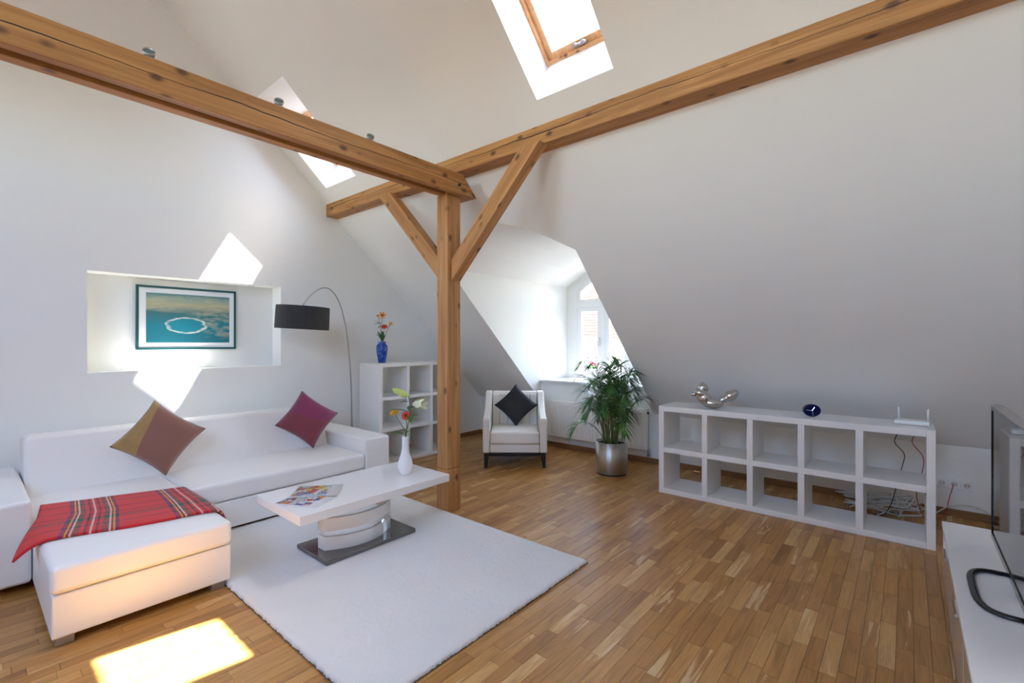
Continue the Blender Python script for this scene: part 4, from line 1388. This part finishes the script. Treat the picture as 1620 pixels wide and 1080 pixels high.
# ------------------------------------------------------------------ potted palm
palm = thing('potted_palm', 'areca palm in a brushed steel cylinder pot beside the radiator', 'plant', (4.37, 2.345, 0))
lpart(palm, 'pot', lathe_vf([(0.150, 0.016), (0.163, 0.018), (0.163, 0.330), (0.157, 0.330), (0.155, 0.30)], 48), 'brushed', smooth=False)
bpy.data.objects['pot'].data.polygons.foreach_set('use_smooth', [len(p.vertices) == 4 for p in bpy.data.objects['pot'].data.polygons])
lpart(palm, 'pot_foot', lathe_vf([(0.152, 0.0), (0.152, 0.018)], 40), 'black')
lpart(palm, 'soil', lathe_vf([(0.156, 0.28), (0.156, 0.302), (0.08, 0.312)], 32), 'soil', smooth=True)
def frond(az, reach, height, droop, npair, llen, seed):
    """one arching palm leaf; returns rachis mesh and leaflets"""
    rg = random.Random(seed)
    d = Vector((math.cos(az), math.sin(az), 0))
    a0 = Vector((math.cos(az + 1.3), math.sin(az + 1.3), 0)) * rg.uniform(-0.05, 0.05) + d * rg.uniform(0.0, 0.085)
    P = [a0 + Vector((0, 0, 0.30)), a0 + d * reach * 0.14 + Vector((0, 0, 0.30 + height * 0.45)), a0 + d * reach * 0.40 + Vector((0, 0, 0.30 + height * 0.86)),
         a0 + d * reach * 0.74 + Vector((0, 0, 0.30 + height)), a0 + d * reach + Vector((0, 0, 0.30 + height - droop))]
    cr = bez(P, 8)
    n = len(cr)
    stem = tube_vf(cr, [0.0048 * (1 - 0.8 * i / n) + 0.0008 for i in range(n)], 5)
    vv, ff = [], []
    for k in range(npair):
        u = 0.36 + 0.62 * k / (npair - 1)
        x = u * (n - 1)
        i = min(int(x), n - 2)
        p = cr[i].lerp(cr[i + 1], x - i)
        t = (cr[i + 1] - cr[i]).normalized()
        side = t.cross(Vector((0, 0, 1)))
        if side.length < 1e-3:
            side = Vector((1, 0, 0))
        side.normalize()
        upv = side.cross(t)
        for sg in (-1, 1):
            L = llen * (math.sin(math.pi * (0.20 + 0.72 * (u - 0.36) / 0.62)) ** 0.8) * rg.uniform(0.85, 1.1)
            ang = R(rg.uniform(38, 56)) * (1 - 0.45 * (u - 0.36) / 0.62)
            dv = (t * math.cos(ang) + side * sg * math.sin(ang) + upv * rg.uniform(0.10, 0.32)).normalized()
            w = 0.0058 * rg.uniform(0.8, 1.2)
            wd = dv.cross(upv).normalized()
            b = len(vv)
            m = 4
            for q in range(m + 1):
                s = q / m
                c = p + dv * L * s + Vector((0, 0, -0.42 * L * s * s))
                ww = w * (0.55 + 1.1 * s if s < 0.4 else (1 - s) / 0.6 * 0.99 + 0.02)
                vv += [c - wd * ww, c + wd * ww + upv * ww * 0.3]
            for q in range(m):
                ff.append((b + 2 * q, b + 2 * q + 1, b + 2 * q + 3, b + 2 * q + 2))
    return stem, (vv, ff)
rg = random.Random(21)
fr_specs = []
for k in range(36):
    az = k * 2.39996 + rg.uniform(-0.2, 0.2)
    t = k / 35
    reach = 0.17 + 0.18 * t + rg.uniform(-0.03, 0.03)
    height = 0.80 - 0.52 * t + rg.uniform(-0.05, 0.05)
    droop = 0.02 + 0.10 * t
    # keep clear of wall and shelf
    dx, dy = math.cos(az), math.sin(az)
    if dx > 0.3:
        reach *= 0.82
    fr_specs.append((az, reach, height, droop, 20 + rg.randrange(5), 0.19 + rg.uniform(-0.02, 0.03), k))
azl = math.atan2((-RT).y, (-RT).x)
azr = math.atan2(RT.y, RT.x)
fr_specs += [(azl + 0.15, 0.36, 0.86, 0.08, 18, 0.14, 101), (azr - 0.1, 0.34, 0.50, 0.03, 17, 0.16, 102), (azl - 0.5, 0.34, 0.70, 0.05, 18, 0.17, 103), (azr + 0.9, 0.16, 0.86, 0.0, 20, 0.18, 104)]
for sp_ in fr_specs:
    st, lf = frond(*sp_)
    def tame(vs):       # leaves press against the plaster, they do not pass through it
        out = []
        for p in vs:
            x, y_, z = p[0] + 4.37, p[1] + 2.345, p[2]
            x = min(x, 4.885)
            if y_ < 2.17:
                z = min(z, zs(x) - 0.03)
                if x > 4.05 and y_ < 1.76 and z < 0.8:
                    y_ = 1.76
            out.append(Vector((x - 4.37, y_ - 2.345, z)))
        return out
    st, lf = (tame(st[0]), st[1]), (tame(lf[0]), lf[1])
    fo = lpart(palm, 'frond', lf, 'palm', smooth=True)
    lpart(fo, 'stalk', st, 'palm_stem', smooth=True)

# ------------------------------------------------------------------ things on the low shelf
ZT = 0.78
def blob(parts):
    pr = []
    for (c, r, rot) in parts:
        bm = bmesh.new()
        bmesh.ops.create_icosphere(bm, subdivisions=3, radius=1.0)
        m = Matrix.Translation(c) @ Euler(rot).to_matrix().to_4x4() @ Matrix.Diagonal((*r, 1))
        bmesh.ops.transform(bm, matrix=m, verts=bm.verts)
        bm.verts.index_update()
        pr.append(([v_.co.copy() for v_ in bm.verts], [tuple(v_.index for v_ in f_.verts) for f_ in bm.faces]))
        bm.free()
    return join_vf(pr)
sc_vf = blob([((0.0, 0, 0.046), (0.088, 0.055, 0.046), (0, 0, 0)), ((-0.070, 0, 0.085), (0.058, 0.046, 0.060), (0, R(-35), 0)), ((-0.098, 0, 0.128), (0.062, 0.042, 0.036), (0, R(18), 0)),
              ((-0.158, 0, 0.116), (0.036, 0.018, 0.016), (0, R(12), 0)), ((-0.080, 0.01, 0.172), (0.046, 0.036, 0.044), (0, R(35), 0)), ((-0.084, 0.01, 0.205), (0.020, 0.018, 0.024), (0, 0, 0)),
              ((0.085, 0, 0.082), (0.060, 0.036, 0.032), (0, R(-22), 0)), ((0.138, 0, 0.112), (0.056, 0.044, 0.048), (0, R(-35), 0)), ((0.172, 0, 0.138), (0.030, 0.036, 0.034), (0, 0, 0))])
scu = mesh_obj('silver_sculpture', *sc_vf, 'silver', smooth=True)
md = scu.modifiers.new('merge', 'REMESH')
md.mode = 'VOXEL'
md.voxel_size = 0.006
md.use_smooth_shade = True
sm = scu.modifiers.new('soften', 'SMOOTH')
sm.factor = 0.5
sm.iterations = 5
scu.location = (4.215, 1.285, ZT)
scu.rotation_euler = (0, 0, -YAW - 0.25)
tag(scu, 'polished silver abstract sculpture on the low cube shelf', 'sculpture')

clk = thing('desk_clock', 'small dark blue round desk clock on the low cube shelf', 'clock', (4.235, 0.565, ZT), -YAW - 0.35)
def disc(r, y0_, y1_, zc, n=32, sx=1.0):
    v0 = [(sx * r * math.cos(2 * math.pi * i / n), y0_, zc + r * math.sin(2 * math.pi * i / n)) for i in range(n)]
    v1 = [(p[0], y1_, p[2]) for p in v0]
    return v0 + v1, [tuple(range(n)), tuple(range(2 * n - 1, n - 1, -1))] + [(i, (i + 1) % n, n + (i + 1) % n, n + i) for i in range(n)]
M['clock_blue'] = plain('dark_blue_glass', (0.006, 0.008, 0.05), 0.08, bump_scale=3, bump_str=0.002)
lpart(clk, 'body', disc(0.048, -0.022, 0.022, 0.052, sx=1.22), 'clock_blue', bevel=0.006, seg=3)
lpart(clk, 'stand', box_vf(-0.022, 0.022, -0.018, 0.018, 0, 0.008), 'chrome', bevel=0.003)
for k, (ang, ll, ww) in enumerate(((R(60), 0.030, 0.004), (R(175), 0.040, 0.003), (R(-80), 0.034, 0.0015))):
    dx, dz = math.cos(ang), math.sin(ang)
    lpart(clk, 'hand', tube_vf([(0, -0.0235, 0.052), (dx * ll, -0.0235, 0.052 + dz * ll)], ww / 2 + 0.0008, 6), 'chrome')

rt = thing('wifi_router', 'white router with two upright aerials on the low cube shelf', 'router', (4.30, -0.025, ZT), R(-95))
lpart(rt, 'body', box_vf(-0.095, 0.095, -0.055, 0.055, 0.002, 0.032), 'plastic_white', bevel=0.010, seg=3)
for sx in (-0.078, 0.078):
    lpart(rt, 'aerial', tube_vf([(sx, 0.05, 0.02), (sx * 1.02, 0.052, 0.11)], 0.006, 8), 'plastic_white', smooth=True)

# cables behind the low shelf
def cable(label, pts, r, mat, group=None, n=8):
    o = mesh_obj('cable', *tube_vf(bez(pts, n), r, 6), mat, smooth=True)
    tag(o, label, 'cable', group)
    return o
cable('black cable dropping from the router behind the low shelf', [(4.37, 0.035, 0.80), (4.50, 0.05, 0.775), (4.505, 0.05, 0.70), (4.52, 0.075, 0.61), (4.51, 0.02, 0.53), (4.515, 0.03, 0.44), (4.53, 0.06, 0.30), (4.56, 0.10, 0.12), (4.62, 0.16, 0.012), (4.75, 0.3, 0.008)], 0.0028, 'cable_black')
cable('red cable running from the router to the wall socket', [(4.37, -0.05, 0.80), (4.50, -0.045, 0.775), (4.505, -0.045, 0.70), (4.52, -0.025, 0.62), (4.53, -0.085, 0.52), (4.54, -0.08, 0.40), (4.58, -0.05, 0.22), (4.66, -0.10, 0.03), (4.80, -0.16, 0.008), (4.92, -0.22, 0.02), (4.965, -0.245, 0.14), (4.985, -0.272, 0.253)], 0.0028, 'cable_red')
cable('pale cable arching from the floor to behind the television', [(4.72, 0.10, 0.008), (4.86, -0.12, 0.012), (4.93, -0.26, 0.10), (4.93, -0.40, 0.115), (4.85, -0.52, 0.05), (4.70, -0.58, 0.008), (4.4, -0.66, 0.008)], 0.004, 'cable_grey')
crg = random.Random(8)
for k in range(9):
    p = []
    cx_, cy_ = 4.74, 0.16
    ph = crg.uniform(0, 6.28)
    nn = 9
    for i in range(nn):
        a = ph + i * crg.uniform(0.7, 1.5)
        rr = crg.uniform(0.06, 0.19)
        p.append((cx_ + rr * 0.72 * math.cos(a), cy_ + rr * 1.5 * math.sin(a) + crg.uniform(-0.03, 0.03), 0.007 + crg.uniform(0.0, 0.10) + 0.006 * k))
    p[0] = (p[0][0], p[0][1], 0.006)
    cable('pale grey cable looped in the tangle on the floor behind the low shelf', p, 0.0055, 'cable_grey', 'tangled cables behind the low shelf')

# wall sockets
def socket_strip(label, y0_, n, z):
    s = thing('wall_socket', label, 'socket', (XK, y0_, z))
    for k in range(n):
        yy = y0_ - 0.071 * k
        pl = part(s, 'plate', box_vf(XK - 0.010, XK, yy - 0.035, yy + 0.035, z - 0.038, z + 0.038), 'plastic_white', bevel=0.003)
        l = Vector(s.location)
        mesh_obj('insert', [Vector(p) - l for p in tube_vf([(XK - 0.0115, yy, z), (XK - 0.009, yy, z)], 0.021, 16)[0]], tube_vf([(0, 0, 0), (1, 0, 0)], 0.02, 16)[1], 'cable_grey', pl)
        for q in (-0.0095, 0.0095):
            mesh_obj('hole', [Vector(p) - l for p in tube_vf([(XK - 0.0125, yy + q, z), (XK - 0.010, yy + q, z)], 0.0035, 8)[0]], tube_vf([(0, 0, 0), (1, 0, 0)], 0.02, 8)[1], 'black', pl)
socket_strip('row of three white wall sockets on the knee wall past the shelf end', -0.205, 3, 0.253)
socket_strip('pair of white wall sockets on the knee wall seen through the low shelf', 1.81, 2, 0.287)

# ------------------------------------------------------------------ television bench and television
TB = thing('tv_bench', 'long low white television bench with glossy drawers', 'cabinet', (2.3, -0.37, 0))
part(TB, 'carcass', box_vf(1.02, 3.455, -0.58, -0.165, 0.03, 0.355), 'lacquer', bevel=0.002)
part(TB, 'top', box_vf(1.00, 3.465, -0.585, -0.142, 0.357, 0.382), 'lacquer', bevel=0.003)
part(TB, 'plinth', box_vf(1.06, 3.42, -0.56, -0.19, 0.0, 0.03), 'grey_metal')
M['glass_front'] = plain('pale_glass_front', (0.55, 0.60, 0.62), 0.08, coat=0.3, bump_scale=4, bump_str=0.003)
for k in range(4):
    xa = 1.03 + k * 0.6075
    dr = part(TB, 'drawer', box_vf(xa, xa + 0.598, -0.165, -0.147, 0.045, 0.345), 'glass_front', bevel=0.002)
    l = Vector(TB.location)
    mesh_obj('handle', [Vector(p) - l for p in box_vf(xa + 0.23, xa + 0.37, -0.147, -0.137, 0.30, 0.312)[0]], box_vf(0, 1, 0, 1, 0, 1)[1], 'chrome', dr)
tv = thing('television', 'flat television with a black loop foot on the white bench', 'television', (2.60, -0.31, 0.382))
part(tv, 'back_shell', box_vf(2.055, 3.145, -0.335, -0.312, 0.445, 1.055), 'grey_metal', bevel=0.004)
M['screen'] = plain('dark_glossy_screen', (0.035, 0.035, 0.037), 0.03, bump_scale=2, bump_str=0.001, spec=0.9)
part(tv, 'screen', box_vf(2.07, 3.13, -0.3115, -0.3035, 0.462, 1.042), 'screen')
bz = []
for (a, b, c_, d) in ((2.05, 3.15, 1.040, 1.060), (2.05, 3.15, 0.440, 0.464), (2.05, 2.072, 0.464, 1.040), (3.128, 3.15, 0.464, 1.040)):
    bz.append(box_vf(a, b, -0.314, -0.300, c_, d))
part(tv, 'bezel', join_vf(bz), 'black_gloss')
part(tv, 'edge_trim', box_vf(2.048, 3.152, -0.338, -0.299, 1.060, 1.064), 'grey_metal')
part(tv, 'neck', box_vf(2.56, 2.64, -0.345, -0.318, 0.392, 0.50), 'black_gloss', bevel=0.004)
loop = []
for i in range(40):
    a = 2 * math.pi * i / 40
    cx_, sy_ = math.cos(a), math.sin(a)
    e = 0.55
    loop.append((2.60 + 0.215 * math.copysign(abs(cx_) ** e, cx_), -0.315 + 0.118 * math.copysign(abs(sy_) ** e, sy_), 0.390))
fo = part(tv, 'foot_loop', tube_vf(loop, 0.014, 10, True), 'black_gloss', smooth=True)
for v_ in fo.data.vertices:
    v_.co.z = (v_.co.z - (0.390 - 0.382)) * 0.55 + 0.008

# ------------------------------------------------------------------ outside the dormer window
gnd = mesh_obj('ground', *box_vf(-60, 110, -70, 90, -9.2, -9.0), 'ground')
struct(gnd)
hs = thing('neighbour_house', 'pale neighbouring house with a red tiled roof beyond the dormer window', 'building', (36, 22, -9))
part(hs, 'wall', box_vf(33.5, 42, 5, 42, -9, 1.55), 'house_wall')
part(hs, 'gutter', box_vf(33.1, 33.5, 4.8, 42.2, 1.45, 1.62), 'grey_metal')
for k in range(26):
    xa, za = 33.2 + 0.255 * k, 1.62 + 0.25 * k
    part(hs, 'tile_course', prism_vf([(xa, za), (xa + 0.30, za + 0.275), (xa + 0.30, za + 0.355), (xa - 0.03, za + 0.07)], 1, 4.8, 42.2), 'roof_tile')
an = thing('annex_building', 'small grey gabled annex in front of the neighbouring house', 'building', (24, 14.5, -9))
part(an, 'wall', box_vf(23, 27, 13.2, 16.2, -9, -0.6), 'house_wall')
part(an, 'roof', prism_vf([(12.9, -0.75), (14.7, 1.15), (16.5, -0.75)], 0, 22.7, 27.2), 'roof_slate')
fb = thing('flower_box', 'window box of pink geraniums outside the dormer window', 'plant', (5.80, 3.36, 0.86))
lpart(fb, 'box', box_vf(-0.07, 0.07, -0.14, 0.14, 0.0, 0.10), 'roof_tile', bevel=0.006)
lpart(fb, 'rail', box_vf(-0.13, 0.10, -1.05, 0.25, -0.03, 0.0), 'house_wall')
frg = random.Random(4)
for k in range(12):
    p = Vector((frg.uniform(-0.05, 0.05), frg.uniform(-0.11, 0.11), 0.10))
    t = p + Vector((frg.uniform(-0.05, 0.05), frg.uniform(-0.05, 0.05), frg.uniform(0.08, 0.20)))
    lpart(fb, 'stem', tube_vf([p, (p + t) / 2 + Vector((0.01, 0, 0)), t], 0.003, 5), 'stem')
    lpart(fb, 'bloom', xf(blob([((0, 0, 0), (0.030, 0.030, 0.024), (0, 0, 0))]), Matrix.Translation(t)), 'pink_petal', smooth=True)
    lpart(fb, 'leaf', leaf_vf(p, Vector((frg.uniform(-1, 1), frg.uniform(-1, 1), 0.8)), 0.12, 0.06), 'leaf', smooth=True)
